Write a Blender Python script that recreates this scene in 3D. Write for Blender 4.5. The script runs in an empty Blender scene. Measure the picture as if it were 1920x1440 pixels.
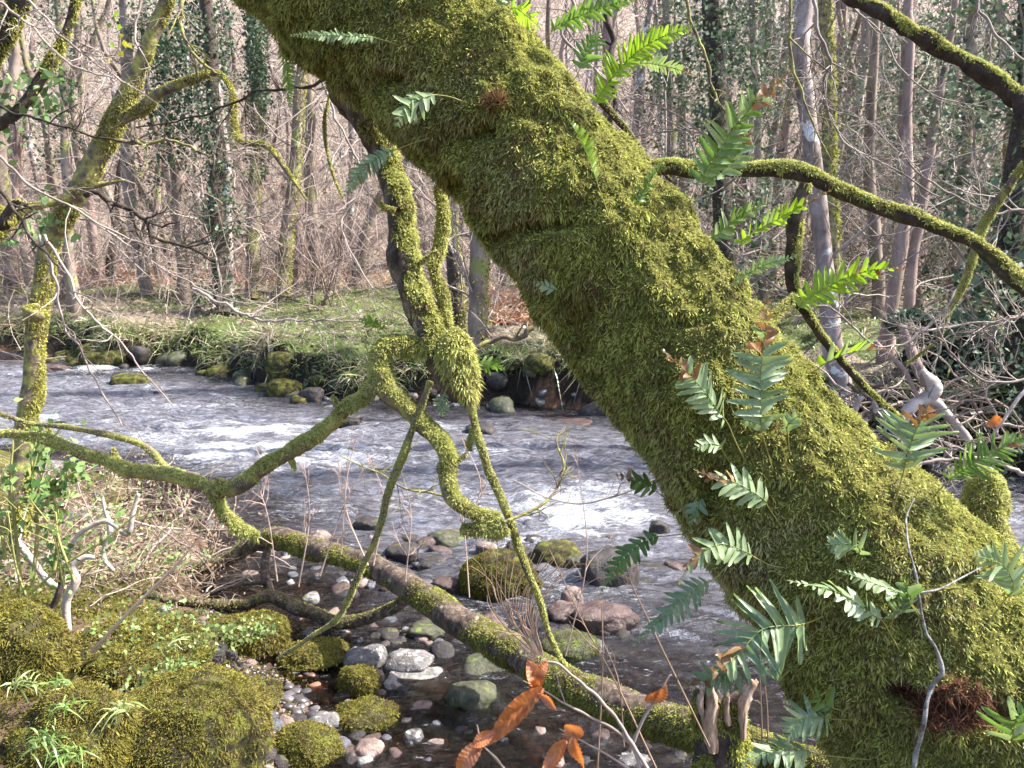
import bpy, math, random
import numpy as np
from mathutils import Matrix, Vector
from mathutils.bvhtree import BVHTree
rng = np.random.default_rng(7); random.seed(7)
S = bpy.context.scene; COL = S.collection
# ------------------------------------------------------------------ camera, light, exposure
CAM = np.array([0., 0., 2.3]); PITCH = math.radians(11.4); FPX = 1443.0
F = np.array([0, math.cos(PITCH), -math.sin(PITCH)]); U = np.array([0, math.sin(PITCH), math.cos(PITCH)]); R = np.array([1., 0, 0])
cd = bpy.data.cameras.new('camera'); cam = bpy.data.objects.new('camera', cd); COL.objects.link(cam)
cam.location = CAM; cam.rotation_euler = (math.pi/2 - PITCH, 0, 0)
cd.sensor_width = 36; cd.lens = FPX/1920*36; cd.clip_start = .05; cd.clip_end = 800
cd.dof.use_dof = True; cd.dof.focus_distance = 1.75; cd.dof.aperture_fstop = 16
S.camera = cam
SUN = np.array([0.65, 0.13, 0.74]); SUN /= np.linalg.norm(SUN)
w = bpy.data.worlds.new('World'); S.world = w; w.use_nodes = True
nt = w.node_tree; bg = nt.nodes['Background']; sky = nt.nodes.new('ShaderNodeTexSky'); sky.sky_type = 'NISHITA'; sky.sun_disc = False
sky.sun_elevation = math.asin(SUN[2]); sky.sun_rotation = math.atan2(SUN[0], SUN[1]); sky.dust_density = 2.5; sky.air_density = .8
nt.links.new(sky.outputs[0], bg.inputs[0]); bg.inputs[1].default_value = 0.15
sl = bpy.data.lights.new('sun', 'SUN'); sl.energy = 5.0; sl.angle = math.radians(.8); sl.color = (1, .965, .91)
so = bpy.data.objects.new('sun', sl); COL.objects.link(so); so.rotation_euler = Vector(SUN).to_track_quat('Z', 'Y').to_euler(); so.location = (8, 0, 12)
S.view_settings.view_transform = 'Standard'; S.view_settings.look = 'None'; S.view_settings.exposure = 1.68
S.view_settings.gamma = 1; S.view_settings.use_curve_mapping = False
S.cycles.max_bounces = 6; S.cycles.transparent_max_bounces = 8; S.cycles.diffuse_bounces = 3; S.cycles.caustics_reflective = False; S.cycles.caustics_refractive = False
S.cycles.use_denoising = True

def nrm(a): return a/np.maximum(np.linalg.norm(a, axis=-1, keepdims=True), 1e-9)
def pt(u, v, d): return CAM + F*d + R*((u-960)/FPX*d) + U*((720-v)/FPX*d)
def pts(l, d0, d1=None):
    d1 = d0 if d1 is None else d1; n = len(l)
    return np.array([pt(a[0], a[1], d0+(d1-d0)*i/max(1, n-1)) for i, a in enumerate(l)])
def ray(u, v): return nrm(F + R*((u-960)/FPX) + U*((720-v)/FPX))
# ------------------------------------------------------------------ noise
def _h(i, j, k, s):
    x = (i*374761393 + j*668265263 + k*1274126177 + s*974711) & 0xffffffff
    x = ((x ^ (x >> 13))*1103515245) & 0xffffffff
    x = ((x ^ (x >> 15))*2246822519) & 0xffffffff
    return ((x ^ (x >> 16)) & 0xffff)/32767.5 - 1
def vn(P, s=0):
    P = np.asarray(P, float); I = np.floor(P).astype(np.int64); f = P-I; f = f*f*(3-2*f)
    i, j, k = I[..., 0], I[..., 1], I[..., 2]; r = 0
    for a in (0, 1):
        wa = f[..., 0] if a else 1-f[..., 0]
        for b in (0, 1):
            wb = f[..., 1] if b else 1-f[..., 1]
            for c in (0, 1):
                wc = f[..., 2] if c else 1-f[..., 2]
                r = r + wa*wb*wc*_h(i+a, j+b, k+c, s)
    return r
def fbm(P, o=3, s=0):
    r = 0; a = 1
    for q in range(o): r = r + a*vn(np.asarray(P)*2**q, s+q*17); a *= .5
    return r
def sm(a, b, x): t = np.clip((x-a)/(b-a), 0, 1); return t*t*(3-2*t)
# ------------------------------------------------------------------ meshes
def mesh(name, V, Q=None, T=None, mat=None, col=None, smooth=True, extra=None):
    me = bpy.data.meshes.new(name); V = np.asarray(V, np.float32)
    Q = np.zeros((0, 4), np.int32) if Q is None else np.asarray(Q, np.int32); T = np.zeros((0, 3), np.int32) if T is None else np.asarray(T, np.int32)
    me.vertices.add(len(V)); me.vertices.foreach_set('co', V.ravel())
    me.loops.add(Q.size+T.size); me.loops.foreach_set('vertex_index', np.concatenate([Q.ravel(), T.ravel()]))
    me.polygons.add(len(Q)+len(T))
    me.polygons.foreach_set('loop_start', np.concatenate([np.arange(len(Q))*4, len(Q)*4+np.arange(len(T))*3]).astype(np.int32))
    me.polygons.foreach_set('use_smooth', np.full(len(Q)+len(T), smooth))
    if col is not None:
        c = np.ones((len(V), 4), np.float32); c[:, :3] = np.clip(col, 0, 1); a = me.color_attributes.new('Col', 'FLOAT_COLOR', 'POINT'); a.data.foreach_set('color', c.ravel())
    for k, x in (extra or {}).items(): a = me.attributes.new(k, 'FLOAT', 'POINT'); a.data.foreach_set('value', np.asarray(x, np.float32))
    if mat: me.materials.append(mat)
    me.update(calc_edges=True); me.validate(); return me
class G:                                            # gathers geometry
    def __init__(s): s.V = []; s.Q = []; s.T = []; s.C = []; s.n = 0
    def add(s, V, Q=None, T=None, C=None):
        V = np.asarray(V).reshape(-1, 3)
        s.V.append(V)
        if Q is not None: s.Q.append(np.asarray(Q)+s.n)
        if T is not None: s.T.append(np.asarray(T)+s.n)
        if C is None: C = np.full((len(V), 3), .5)
        s.C.append(np.broadcast_to(C, (len(V), 3))); s.n += len(V); return s
    def arrays(s): return (np.concatenate(s.V), np.concatenate(s.Q) if s.Q else None, np.concatenate(s.T) if s.T else None, np.concatenate(s.C))
def tag(o, label=None, cat=None, group=None, kind=None):
    for k, x in (('label', label), ('category', cat), ('group', group), ('kind', kind)):
        if x: o[k] = x
    return o
def empty(name, loc, label, cat, group=None):
    o = bpy.data.objects.new(name, None); COL.objects.link(o); o.location = [float(x) for x in loc]; o.empty_display_size = .1
    tag(o, label, cat, group); return o
def base_of(o):
    b = np.zeros(3)
    while o is not None: b = b+np.array(o.location); o = o.parent
    return b
def part(name, geo, mat, parent=None, origin=None, smooth=True, label=None, kind=None, extra=None):
    V, Q, T, C = geo.arrays() if isinstance(geo, G) else geo
    b = base_of(parent) if parent is not None else (np.zeros(3) if origin is None else np.asarray(origin))
    me = mesh(name, V-b, Q, T, mat, C, smooth, extra); o = bpy.data.objects.new(name, me); COL.objects.link(o)
    if parent is not None: o.parent = parent
    elif origin is not None: o.location = b
    tag(o, label, None, None, kind); return o
def crom(P, n):                                     # smooth curve through points, n samples (works on k columns)
    P = np.asarray(P, float); m = len(P)
    Pp = np.vstack([2*P[0]-P[1], P, 2*P[-1]-P[-2]]); t = np.linspace(0, m-1-1e-6, n); i = t.astype(int); f = (t-i)[:, None]
    a, b, c, d = Pp[i], Pp[i+1], Pp[i+2], Pp[i+3]
    return .5*(2*b+(c-a)*f+(2*a-5*b+4*c-d)*f*f+(3*b-a-3*c+d)*f**3)
def tubes(P, Rd, k):                                # P (M,N,3) R (M,N)
    M, N, _ = P.shape; Tn = np.gradient(P, axis=1); Tn = nrm(Tn)
    ref = nrm(np.cross(P[:, -1]-P[:, 0], [0.31, 1., .27])); ref = ref[:, None, :]-Tn*np.sum(ref[:, None, :]*Tn, -1, keepdims=True); ref = nrm(ref); bi = np.cross(Tn, ref)
    a = np.arange(k)/k*2*np.pi
    V = P[:, :, None, :]+Rd[:, :, None, None]*(np.cos(a)[None, None, :, None]*ref[:, :, None, :]+np.sin(a)[None, None, :, None]*bi[:, :, None, :])
    i = np.arange(N-1)[:, None]*k; j = np.arange(k)[None]; j2 = (j+1) % k
    q = np.stack([i+j, i+j2, i+k+j2, i+k+j], -1).reshape(-1, 4)
    Q = (q[None]+(np.arange(M)*N*k)[:, None, None]).reshape(-1, 4)
    return V.reshape(-1, 3), Q
def tube(P, r, n=40, k=12, noise=.0, ns=8., seed=0, cap=True, noise2=0, jit=0):
    """P control points, r radii (m) at the control points"""
    PR = crom(np.hstack([P, np.asarray(r, float)[:, None]]), n); p = PR[:, :3]; rr = np.maximum(PR[:, 3], .0005)
    if jit: p = p+jit*np.stack([fbm(p*ns*.35+q*9, 2, seed+q*5) for q in range(3)], -1)*rr[:, None]
    V, Q = tubes(p[None], rr[None], k)
    c = np.repeat(p, k, 0); nr = nrm(V-c)
    if noise:
        d = noise*fbm(V*ns, 3, seed)
        if noise2: d = d+noise2*fbm(V*ns*5, 2, seed+5)
        V = V+nr*(d*np.repeat(rr, k))[:, None]
    if cap:
        m = len(V); V = np.vstack([V, p[:1], p[-1:]+nrm(p[-1:]-p[-2:-1])*rr[-1]*.5]); j = np.arange(k); T = np.vstack([np.stack([j, np.full(k, m), (j+1) % k], -1)[:, ::-1], np.stack([m-2*0-k+j, np.full(k, m+1), m-k+(j+1) % k], -1)[:, ::-1]])
        T[k:] = np.stack([(n-1)*k+j, (n-1)*k+(j+1) % k, np.full(k, m+1)], -1); T[:k] = np.stack([(j+1) % k, j, np.full(k, m)], -1)
        return V, Q, T
    return V, Q, None
def blades(p, d, L, W, bend, col, tipcol=None, flat=None, segs=3):
    """tapered curved blades; p,d (M,3); bend (M,3) added progressively"""
    M = len(p); ref = rng.normal(size=(M, 3)) if flat is None else flat; side = nrm(np.cross(d, ref)); ts = np.linspace(0, 1, segs+1)
    wp = {2: [.7, .9, 0], 3: [.6, 1, .75, 0], 4: [.6, 1, .95, .6, 0]}[segs]
    rows = []; cols = []
    for i, t in enumerate(ts):
        c = p+(d*t+bend*t*t)*L[:, None]; wd = (W*wp[i])[:, None]*side
        cc = col if tipcol is None else col*(1-t)+tipcol*t
        if i < segs: rows += [c-wd, c+wd]; cols += [cc, cc]
        else: rows += [c]; cols += [cc]
    k = 2*segs+1; V = np.stack(rows, 1).reshape(-1, 3); C = np.stack(cols, 1).reshape(-1, 3); o = np.arange(M)[:, None]*k
    Q = np.concatenate([o+np.array([[2*i, 2*i+1, 2*i+3, 2*i+2]]) for i in range(segs-1)]); T = o+np.array([[k-3, k-2, k-1]])
    return V, Q, T, C
def surf(V, Q, n, mask=None, T=None):               # area weighted samples with normals
    q = np.asarray(Q); A, B, C, D = (V[q[:, i]] for i in range(4)); nn = np.cross(C-A, D-B); ar = np.linalg.norm(nn, axis=1)/2; nn = nrm(nn)
    cen = (A+B+C+D)/4; wt = ar*(1 if mask is None else mask(cen, nn)); wt = wt/wt.sum()
    i = rng.choice(len(q), n, p=wt); a, b = rng.random((2, n, 1)); P = (A[i]*(1-a)+B[i]*a)*(1-b)+(D[i]*(1-a)+C[i]*a)*b
    return P, nn[i]
# ------------------------------------------------------------------ materials
def newmat(name):
    m = bpy.data.materials.new(name); m.use_nodes = True; t = m.node_tree; t.nodes.clear(); return m, t
def nd(t, ty, ins=None, **kw):
    n = t.nodes.new(ty)
    for k, x in kw.items(): setattr(n, k, x)
    for k, x in (ins or {}).items():
        if hasattr(x, 'is_output') or isinstance(x, bpy.types.NodeSocket): t.links.new(x, n.inputs[k])
        else: n.inputs[k].default_value = x
    return n
def ramp(t, fac, stops):
    n = t.nodes.new('ShaderNodeValToRGB'); t.links.new(fac, n.inputs[0]); e = n.color_ramp.elements
    while len(e) < len(stops): e.new(.5)
    for i, (p, c) in enumerate(stops): e[i].position = p; e[i].color = (*c, 1) if len(c) == 3 else c
    return n.outputs[0]
def coord(t, obj=True): return nd(t, 'ShaderNodeNewGeometry').outputs['Position']
def noise(t, sc, det=4, vec=None, rough=.6, dist=0): return nd(t, 'ShaderNodeTexNoise', {'Vector': vec or coord(t), 'Scale': sc, 'Detail': det, 'Roughness': rough, 'Distortion': dist}).outputs['Fac']
def mixc(t, f, a, b, mode='MIX'):
    n = t.nodes.new('ShaderNodeMix'); n.data_type = 'RGBA'; n.blend_type = mode
    for k, x in ((0, f), (6, a), (7, b)):
        if isinstance(x, bpy.types.NodeSocket): t.links.new(x, n.inputs[k])
        else: n.inputs[k].default_value = (*x, 1) if isinstance(x, tuple) and len(x) == 3 else x
    return n.outputs[2]
def out(t, sh): o = nd(t, 'ShaderNodeOutputMaterial'); t.links.new(sh, o.inputs[0])
def foliage(name, transl=.3, gloss=.0, rough=.4, tint=(1, 1, 1), var=.35, sc=40, spots=None):
    m, t = newmat(name); c = nd(t, 'ShaderNodeAttribute', attribute_name='Col').outputs['Color']
    n = noise(t, sc, 3); c = mixc(t, 1., c, ramp(t, n, [(.25, tuple(x*(1-var) for x in tint)), (.75, tuple(min(1, x*(1+var)) for x in tint))]), 'MULTIPLY')
    if spots:
        s = noise(t, 120, 2); c = mixc(t, ramp(t, s, [(.60, (0, 0, 0)), (.66, (1, 1, 1))]), c, spots)
    d = nd(t, 'ShaderNodeBsdfDiffuse', {'Color': c}).outputs[0]; tr = nd(t, 'ShaderNodeBsdfTranslucent', {'Color': c}).outputs[0]
    s = nd(t, 'ShaderNodeMixShader', {0: transl, 1: d, 2: tr}).outputs[0]
    if gloss:
        g = nd(t, 'ShaderNodeBsdfGlossy', {'Roughness': rough, 'Color': (1, 1, 1, 1)}).outputs[0]
        s = nd(t, 'ShaderNodeMixShader', {0: gloss, 1: s, 2: g}).outputs[0]
    out(t, s); return m
def solid(name, stops, sc=10, det=6, rough=.8, bump=.3, bsc=None, vcol=False, stretch=None, dist=.3, spec=.3, lichen=None, bd=.02):
    m, t = newmat(name); v = coord(t)
    if stretch: v = nd(t, 'ShaderNodeVectorMath', {0: v, 1: stretch}, operation='MULTIPLY').outputs[0]
    n = noise(t, sc, det, v, .65, dist); c = ramp(t, n, stops)
    if vcol: c = mixc(t, 1., c, nd(t, 'ShaderNodeAttribute', attribute_name='Col').outputs['Color'], 'MULTIPLY')
    if lichen:
        l = noise(t, lichen[0], 5, None, .6, .4); c = mixc(t, ramp(t, l, [(lichen[1], (0, 0, 0)), (lichen[1]+.05, (1, 1, 1))]), c, lichen[2])
    b = nd(t, 'ShaderNodeBump', {'Strength': bump, 'Distance': bd, 'Height': noise(t, bsc or sc*3, 6, v, .7)}).outputs[0]
    p = nd(t, 'ShaderNodeBsdfPrincipled', {'Base Color': c, 'Roughness': rough, 'Normal': b, 'Specular IOR Level': spec}).outputs[0]; out(t, p); return m
M_moss = foliage('moss_fronds', .30, .0, var=.3, sc=30)
M_mossbase = solid('moss_mat', [(.35, (.045, .045, .014)), (.65, (.20, .19, .05))], 130, rough=1, bump=1.0, spec=.03, bsc=220, bd=.006)
M_bark = solid('brown_bark', [(.34, (.030, .021, .015)), (.5, (.095, .066, .048)), (.70, (.22, .165, .125))], 34, stretch=(1, 1, .45), bump=.7, rough=.85, lichen=(18, .62, (.30, .29, .18)))
M_darkbark = solid('dark_bark', [(.3, (.02, .016, .013)), (.55, (.07, .05, .04)), (.75, (.17, .13, .10))], 30, bump=.8, rough=.9, lichen=(22, .62, (.10, .11, .03)))
M_mossbark = solid('mossy_bark', [(.3, (.06, .05, .035)), (.45, (.16, .12, .09)), (.54, (.24, .23, .07)), (.72, (.42, .39, .12))], 16, bump=.6, rough=.9)
M_farbark = solid('far_bark', [(.3, (.06, .045, .035)), (.5, (.19, .14, .11)), (.7, (.33, .27, .22))], 3, stretch=(1, 1, .4), bump=.5, vcol=False, lichen=(2.2, .56, (.20, .21, .07)))
M_pinkbark = solid('reddish_bark', [(.3, (.10, .07, .06)), (.5, (.26, .18, .155)), (.7, (.42, .33, .29))], 3, stretch=(1, 1, .4), bump=.4, lichen=(2.5, .62, (.22, .22, .10)))
M_palebark = solid('lichened_bark', [(.35, (.09, .065, .055)), (.5, (.24, .18, .16)), (.65, (.35, .30, .28))], 4, bump=.5, stretch=(1, 1, .5), lichen=(3.2, .57, (.62, .62, .63)))
M_twig = solid('grey_twig', [(.3, (.13, .10, .085)), (.7, (.42, .35, .30))], 5, bump=.0)
M_vtwig = foliage('tinted_twig', 0.0, 0, var=.35, sc=8)
M_straw = foliage('dead_stems', .15, 0, var=.4, sc=9)
M_bleached = solid('bleached_wood', [(.3, (.20, .15, .125)), (.6, (.50, .42, .37)), (.75, (.66, .60, .56))], 9, stretch=(.5, .5, 1), bump=.5)
M_splint = solid('torn_wood', [(.3, (.10, .06, .04)), (.5, (.42, .28, .19)), (.7, (.72, .58, .46))], 28, stretch=(1.5, 1.5, .25), bump=.8)
M_whitetwig = solid('grey_lichen_twig', [(.35, (.06, .055, .05)), (.62, (.34, .32, .31))], 60, bump=.4)
M_grass = foliage('grass_blades', .4, .04, .4, var=.25, sc=3)
M_ivy = foliage('ivy_leaves', .25, .022, .5, var=.4, sc=3)
M_fern = foliage('fern_leaf', .42, .06, .35, var=.25, sc=60)
M_fernspot = foliage('spotted_fern_leaf', .35, .07, .35, var=.25, sc=60, spots=(.40, .45, .22, 1))
M_stalk = foliage('fern_stalk', .1, .03, var=.15)
M_leafmat = foliage('creeping_leaf', .3, .0, var=.3, sc=20)
M_leaf = foliage('leaf_surface', .35, .05, .45, var=.3, sc=25)
def colmesh_leafmat(name, a, b, transl, gloss, sc=30, rough=.35, spot=None):
    m, t = newmat(name); oi = nd(t, 'ShaderNodeObjectInfo').outputs['Random']; n = noise(t, sc, 4)
    c = mixc(t, ramp(t, n, [(.3, (0, 0, 0)), (.7, (1, 1, 1))]), a, b)
    c = mixc(t, 1., c, ramp(t, oi, [(0, (.75, .8, .75)), (1, (1.0, 1.0, 1.0))]), 'MULTIPLY')
    if spot:
        s = noise(t, spot[0], 2); c = mixc(t, ramp(t, s, [(spot[1], (0, 0, 0)), (spot[1]+.04, (1, 1, 1))]), c, spot[2])
    d = nd(t, 'ShaderNodeBsdfDiffuse', {'Color': c}).outputs[0]; tr = nd(t, 'ShaderNodeBsdfTranslucent', {'Color': mixc(t, .5, c, (a[0]*1.5, a[1]*1.5, a[2]*.4))}).outputs[0]
    s = nd(t, 'ShaderNodeMixShader', {0: transl, 1: d, 2: tr}).outputs[0]
    g = nd(t, 'ShaderNodeBsdfGlossy', {'Roughness': rough, 'Color': (1, 1, 1, 1)}).outputs[0]; out(t, nd(t, 'ShaderNodeMixShader', {0: gloss, 1: s, 2: g}).outputs[0]); return m
FM = {'green': colmesh_leafmat('fern_green', (.10, .19, .04), (.19, .29, .08),   .45, .025),
      'bright': colmesh_leafmat('fern_bright', (.20, .33, .03), (.33, .45, .05), .55, .02),
      'blue': colmesh_leafmat('fern_bluegreen', (.14, .215, .10), (.26, .34, .19), .35, .035, spot=(90, .62, (.36, .42, .22))),
      'pale': colmesh_leafmat('fern_pale', (.22, .31, .14), (.38, .45, .26), .4, .02),
      'brown': colmesh_leafmat('fern_browned', (.17, .07, .03), (.34, .20, .09), .3, .03),
      'beech': colmesh_leafmat('beech_dead_leaf', (.42, .12, .035), (.66, .27, .11), .45, .05, 60, spot=(70, .66, (.20, .07, .03)))}
# ------------------------------------------------------------------ terrain
def plane_hit(u, v, z=0.): r = ray(u, v); return CAM+r*((z-CAM[2])/r[2])
_fs = np.array([plane_hit(*a)[:2] for a in [(-300, 655), (0, 660), (110, 672), (200, 690), (290, 684), (400, 700), (470, 716), (520, 735), (640, 755), (800, 760), (1000, 760), (1150, 775), (1300, 810), (1500, 850), (1700, 880), (1900, 905), (2300, 925)]])
_ns = np.array([plane_hit(*a)[:2] for a in [(770, 1700), (740, 1560), (725, 1440), (720, 1330), (660, 1240), (600, 1150), (520, 1080), (420, 1000), (350, 940), (250, 880), (100, 850), (-100, 835)]])
def yf(x): return np.interp(x, _fs[:, 0], _fs[:, 1])
def xn(y): return np.interp(y, _ns[:, 1], _ns[:, 0], left=_ns[0, 0], right=-40)
def height(x, y):
    P = np.stack([x, y, 0*x], -1); wob = .18*fbm(P*1.1, 3, 3)
    df = y-yf(x)+wob*1.6; dn = (xn(y)-x)*.8+wob
    bank = sm(0, .6, df)*(.60+.14*vn(P*.5, 9))+np.clip(df, 0, 100)*.018+.14*sm(-.3, 1, fbm(P*1.3, 3, 21))*sm(.3, 1.5, df)+.12*sm(0, .3, df)*sm(2.5, .6, df)*fbm(P*3, 2, 22)+.04*sm(0, .3, df)*fbm(P*4, 2, 23)
    hill = np.where(y > 27, (y-27)*.42*sm(27, 42, y), 0)+sm(30, 60, y)*1.5*fbm(P*.08, 2, 4)
    far = bank+hill
    near = .08*sm(0, .5, dn)+.16*sm(.3, 2.2, dn)+.42*sm(4.6, 2.6, y)*sm(.25, 1.3, dn)+.05*fbm(P*2.3, 3, 31)*sm(0, .6, dn)
    d = np.maximum(df, dn); bed = -.34*sm(0, 1.7, -d)-.05+.05*fbm(P*3, 3, 8)
    bed = np.where(d < 0, bed, 0)
    h = np.where(df > 0, -.05+far, np.where(dn > 0, -.05+near, bed))
    return h
xs = np.concatenate([-np.geomspace(160, 6.2, 60), np.linspace(-6, 6, 300), np.geomspace(6.2, 160, 60)])
ys = np.concatenate([np.linspace(-12, 1.4, 14), np.linspace(1.6, 14, 290), np.geomspace(14.1, 140, 130)])
X, Y = np.meshgrid(xs, ys); Z = height(X, Y)
def gh(x, y): return float(height(np.array([x]), np.array([y]))[0])
def hgt(P): return height(P[:, 0], P[:, 1])
def ground_hit(u, v, water=True, tmax=70):
    r = ray(u, v); t = np.linspace(1.5, tmax, 1400); p = CAM+r*t[:, None]; h = hgt(p)
    if water: h = np.maximum(h, 0)
    i = np.argmax(p[:, 2] < h); return p[i] if (p[i, 2] < h[i]) else p[-1]
def axd(p): return float(np.dot(np.asarray(p)-CAM, F))
df = Y-yf(X); dn = xn(Y)-X; Pg = np.stack([X, Y, 0*X], -1); n1 = fbm(Pg*1.5, 3, 41)[..., None]; n2 = fbm(Pg*.4, 3, 43)[..., None]
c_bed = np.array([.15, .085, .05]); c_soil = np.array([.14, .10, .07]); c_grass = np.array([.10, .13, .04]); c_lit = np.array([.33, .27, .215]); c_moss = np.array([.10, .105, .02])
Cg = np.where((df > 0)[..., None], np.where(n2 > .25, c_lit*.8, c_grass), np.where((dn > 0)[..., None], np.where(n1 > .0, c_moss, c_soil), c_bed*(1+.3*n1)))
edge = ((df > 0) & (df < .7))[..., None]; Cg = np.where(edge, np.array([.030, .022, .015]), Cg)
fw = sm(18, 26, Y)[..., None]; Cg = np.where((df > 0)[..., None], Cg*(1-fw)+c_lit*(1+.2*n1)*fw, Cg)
ny, nx = X.shape; i = np.arange(ny-1)[:, None]*nx+np.arange(nx-1)[None]; Qg = np.stack([i, i+1, i+nx+1, i+nx], -1).reshape(-1, 4)
m, t = newmat('ground_earth'); c = nd(t, 'ShaderNodeAttribute', attribute_name='Col').outputs['Color']
vo = nd(t, 'ShaderNodeTexVoronoi', {'Vector': coord(t), 'Scale': 16, 'Randomness': 1}); vd = vo.outputs['Distance']; vcx = nd(t, 'ShaderNodeSeparateColor', {0: vo.outputs['Color']}).outputs[0]
c = mixc(t, 1., c, ramp(t, noise(t, 9, 8, rough=.75), [(.25, (.35, .33, .32)), (.5, (.9, .88, .85)), (.75, (1, 1, 1))]), 'MULTIPLY')
c = mixc(t, .55, c, mixc(t, 1., c, ramp(t, vcx, [(0, (.4, .35, .33)), (.6, (1, .9, .85)), (1, (1, 1, 1))]), 'MULTIPLY'))
b = nd(t, 'ShaderNodeBump', {'Strength': .8, 'Distance': .04, 'Height': noise(t, 14, 8, rough=.7)}).outputs[0]
b = nd(t, 'ShaderNodeBump', {'Strength': .5, 'Distance': .03, 'Height': vd, 'Normal': b}); b.invert = True
out(t, nd(t, 'ShaderNodeBsdfPrincipled', {'Base Color': c, 'Roughness': .85, 'Normal': b.outputs[0], 'Specular IOR Level': .2}).outputs[0])
M_ground = m
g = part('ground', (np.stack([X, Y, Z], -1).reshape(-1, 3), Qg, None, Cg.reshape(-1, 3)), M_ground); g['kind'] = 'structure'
# ------------------------------------------------------------------ river
def river():
    xs = np.linspace(-16, 14, 560); ys = np.concatenate([np.linspace(.6, 8, 300), np.linspace(8.03, 18, 180)]); X, Y = np.meshgrid(xs, ys)
    fl = np.array([.93, -.37]); a = X*fl[0]+Y*fl[1]; b = -X*fl[1]+Y*fl[0]
    dshore = np.minimum(yf(X)-Y, X-xn(Y)); rough = .35+.65*sm(.2, 1.6, dshore)*sm(2.6, 5, Y)
    P = np.stack([a*1.5, b*3.4, 0*a], -1)+.5*np.stack([fbm(np.stack([a, b, 0*a], -1)*.9, 2, 71), fbm(np.stack([a, b, 0*a], -1)*.9, 2, 72), 0*a], -1)
    r1 = 1-np.abs(fbm(P*1.0, 2, 51))*1.2; r2 = 1-np.abs(vn(P*2.7, 52)); r3 = vn(P*6, 53)
    Z = .015+rough*(.046*r1+.034*r2+.014*r3)-.055*rough
    foam_glint = np.zeros_like(X)
    for (u, v, su, sv, s) in [(440, 815, 190, 24, 1.2), (330, 765, 150, 10, .55), (230, 692, 120, 7, .9), (590, 850, 150, 18, .8), (650, 865, 60, 14, .9), (120, 790, 150, 14, .7), (1090, 965, 130, 40, 1.15), (1000, 930, 250, 25, .5),
                              (480, 870, 260, 20, .55), (880, 845, 120, 14, .45), (1020, 1010, 90, 12, .6), (750, 800, 130, 10, .6), (1100, 1090, 120, 30, .5), (930, 1140, 140, 25, .45), (1890, 950, 60, 30, .8), (560, 960, 120, 20, .35), (60, 700, 200, 14, .35), (340, 730, 260, 22, .35)]:
        q = plane_hit(u, v); qx = abs(plane_hit(u+su, v)[0]-q[0]); qy = abs(plane_hit(u, v-sv)[1]-q[1])
        foam_glint += s*np.exp(-((X-q[0])/qx)**2-((Y-q[1])/qy)**2)
    foam_glint += .16*rough*sm(.1, .8, dshore); st = .5+.7*fbm(np.stack([a*2.2, b*7, 0*a], -1)+.6, 4, 61); foam_glint = np.clip(foam_glint*(.12+.95*st), 0, .95); Z += .035*np.clip(foam_glint, 0, 1)*r2  # even base layer over rough water paints small white glints beside the real foam
    ny, nx = X.shape; i = np.arange(ny-1)[:, None]*nx+np.arange(nx-1)[None]; Q = np.stack([i, i+1, i+nx+1, i+nx], -1)
    ok = (height(X, Y) < .06); ok = ok[:-1, :-1] | ok[1:, 1:] | ok[1:, :-1] | ok[:-1, 1:]
    m, t = newmat('river_water'); pos = coord(t)
    mp = nd(t, 'ShaderNodeMapping', {'Vector': pos, 'Rotation': (0, 0, math.atan2(.37, .93)), 'Scale': (1, 3.4, 1)}).outputs[0]
    bh = noise(t, 7, 7, mp, .72, .5)
    bmp = nd(t, 'ShaderNodeBump', {'Strength': 1.0, 'Distance': .24, 'Height': bh}).outputs[0]
    fr = nd(t, 'ShaderNodeFresnel', {'IOR': 1.45, 'Normal': bmp}).outputs[0]
    gl = nd(t, 'ShaderNodeBsdfGlossy', {'Roughness': .05, 'Normal': bmp, 'Color': (1, 1, 1, 1)}).outputs[0]
    tr = nd(t, 'ShaderNodeBsdfTransparent', {'Color': (.62, .47, .34, 1)}).outputs[0]
    body = nd(t, 'ShaderNodeBsdfDiffuse', {'Color': ramp(t, noise(t, 5.5, 9, nd(t, 'ShaderNodeMapping', {'Vector': pos, 'Rotation': (0, 0, math.atan2(.37, .93)), 'Scale': (1, 3.2, 1)}).outputs[0], .72, 1.0), [(.35, (.065, .06, .072)), (.49, (.26, .25, .29)), (.64, (.58, .57, .62))]), 'Normal': bmp}).outputs[0]  # dark-to-pale noise paints sky and bank reflections into the colour, beside aeration
    dp = nd(t, 'ShaderNodeAttribute', attribute_name='depth').outputs['Fac']
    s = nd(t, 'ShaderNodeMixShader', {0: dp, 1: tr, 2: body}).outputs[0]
    f2 = nd(t, 'ShaderNodeMath', {0: fr, 1: 1.0}, operation='MULTIPLY', use_clamp=True).outputs[0]
    s = nd(t, 'ShaderNodeMixShader', {0: f2, 1: s, 2: gl}).outputs[0]
    fo = nd(t, 'ShaderNodeAttribute', attribute_name='foam_glint').outputs['Fac']
    fn = nd(t, 'ShaderNodeMath', {0: noise(t, 9, 9, mp, .8, 1.2), 1: .5}, operation='SUBTRACT').outputs[0]
    ff = nd(t, 'ShaderNodeMath', {0: fn, 1: 4.6, 2: fo}, operation='MULTIPLY_ADD').outputs[0]
    ff = ramp(t, ff, [(.46, (0, 0, 0)), (.90, (.92, .92, .92))])
    wh = nd(t, 'ShaderNodeBsdfDiffuse', {'Color': (.80, .82, .88, 1), 'Normal': bmp}).outputs[0]
    s = nd(t, 'ShaderNodeMixShader', {0: ff, 1: s, 2: wh}).outputs[0]; out(t, s)
    depth = np.clip(-height(X, Y)*2.2, 0, .82)*(.12+.88*sm(3.5, 5.9, Y+.12*X))
    V = np.stack([X, Y, Z], -1).reshape(-1, 3); Q = Q[ok].reshape(-1, 4)
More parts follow.
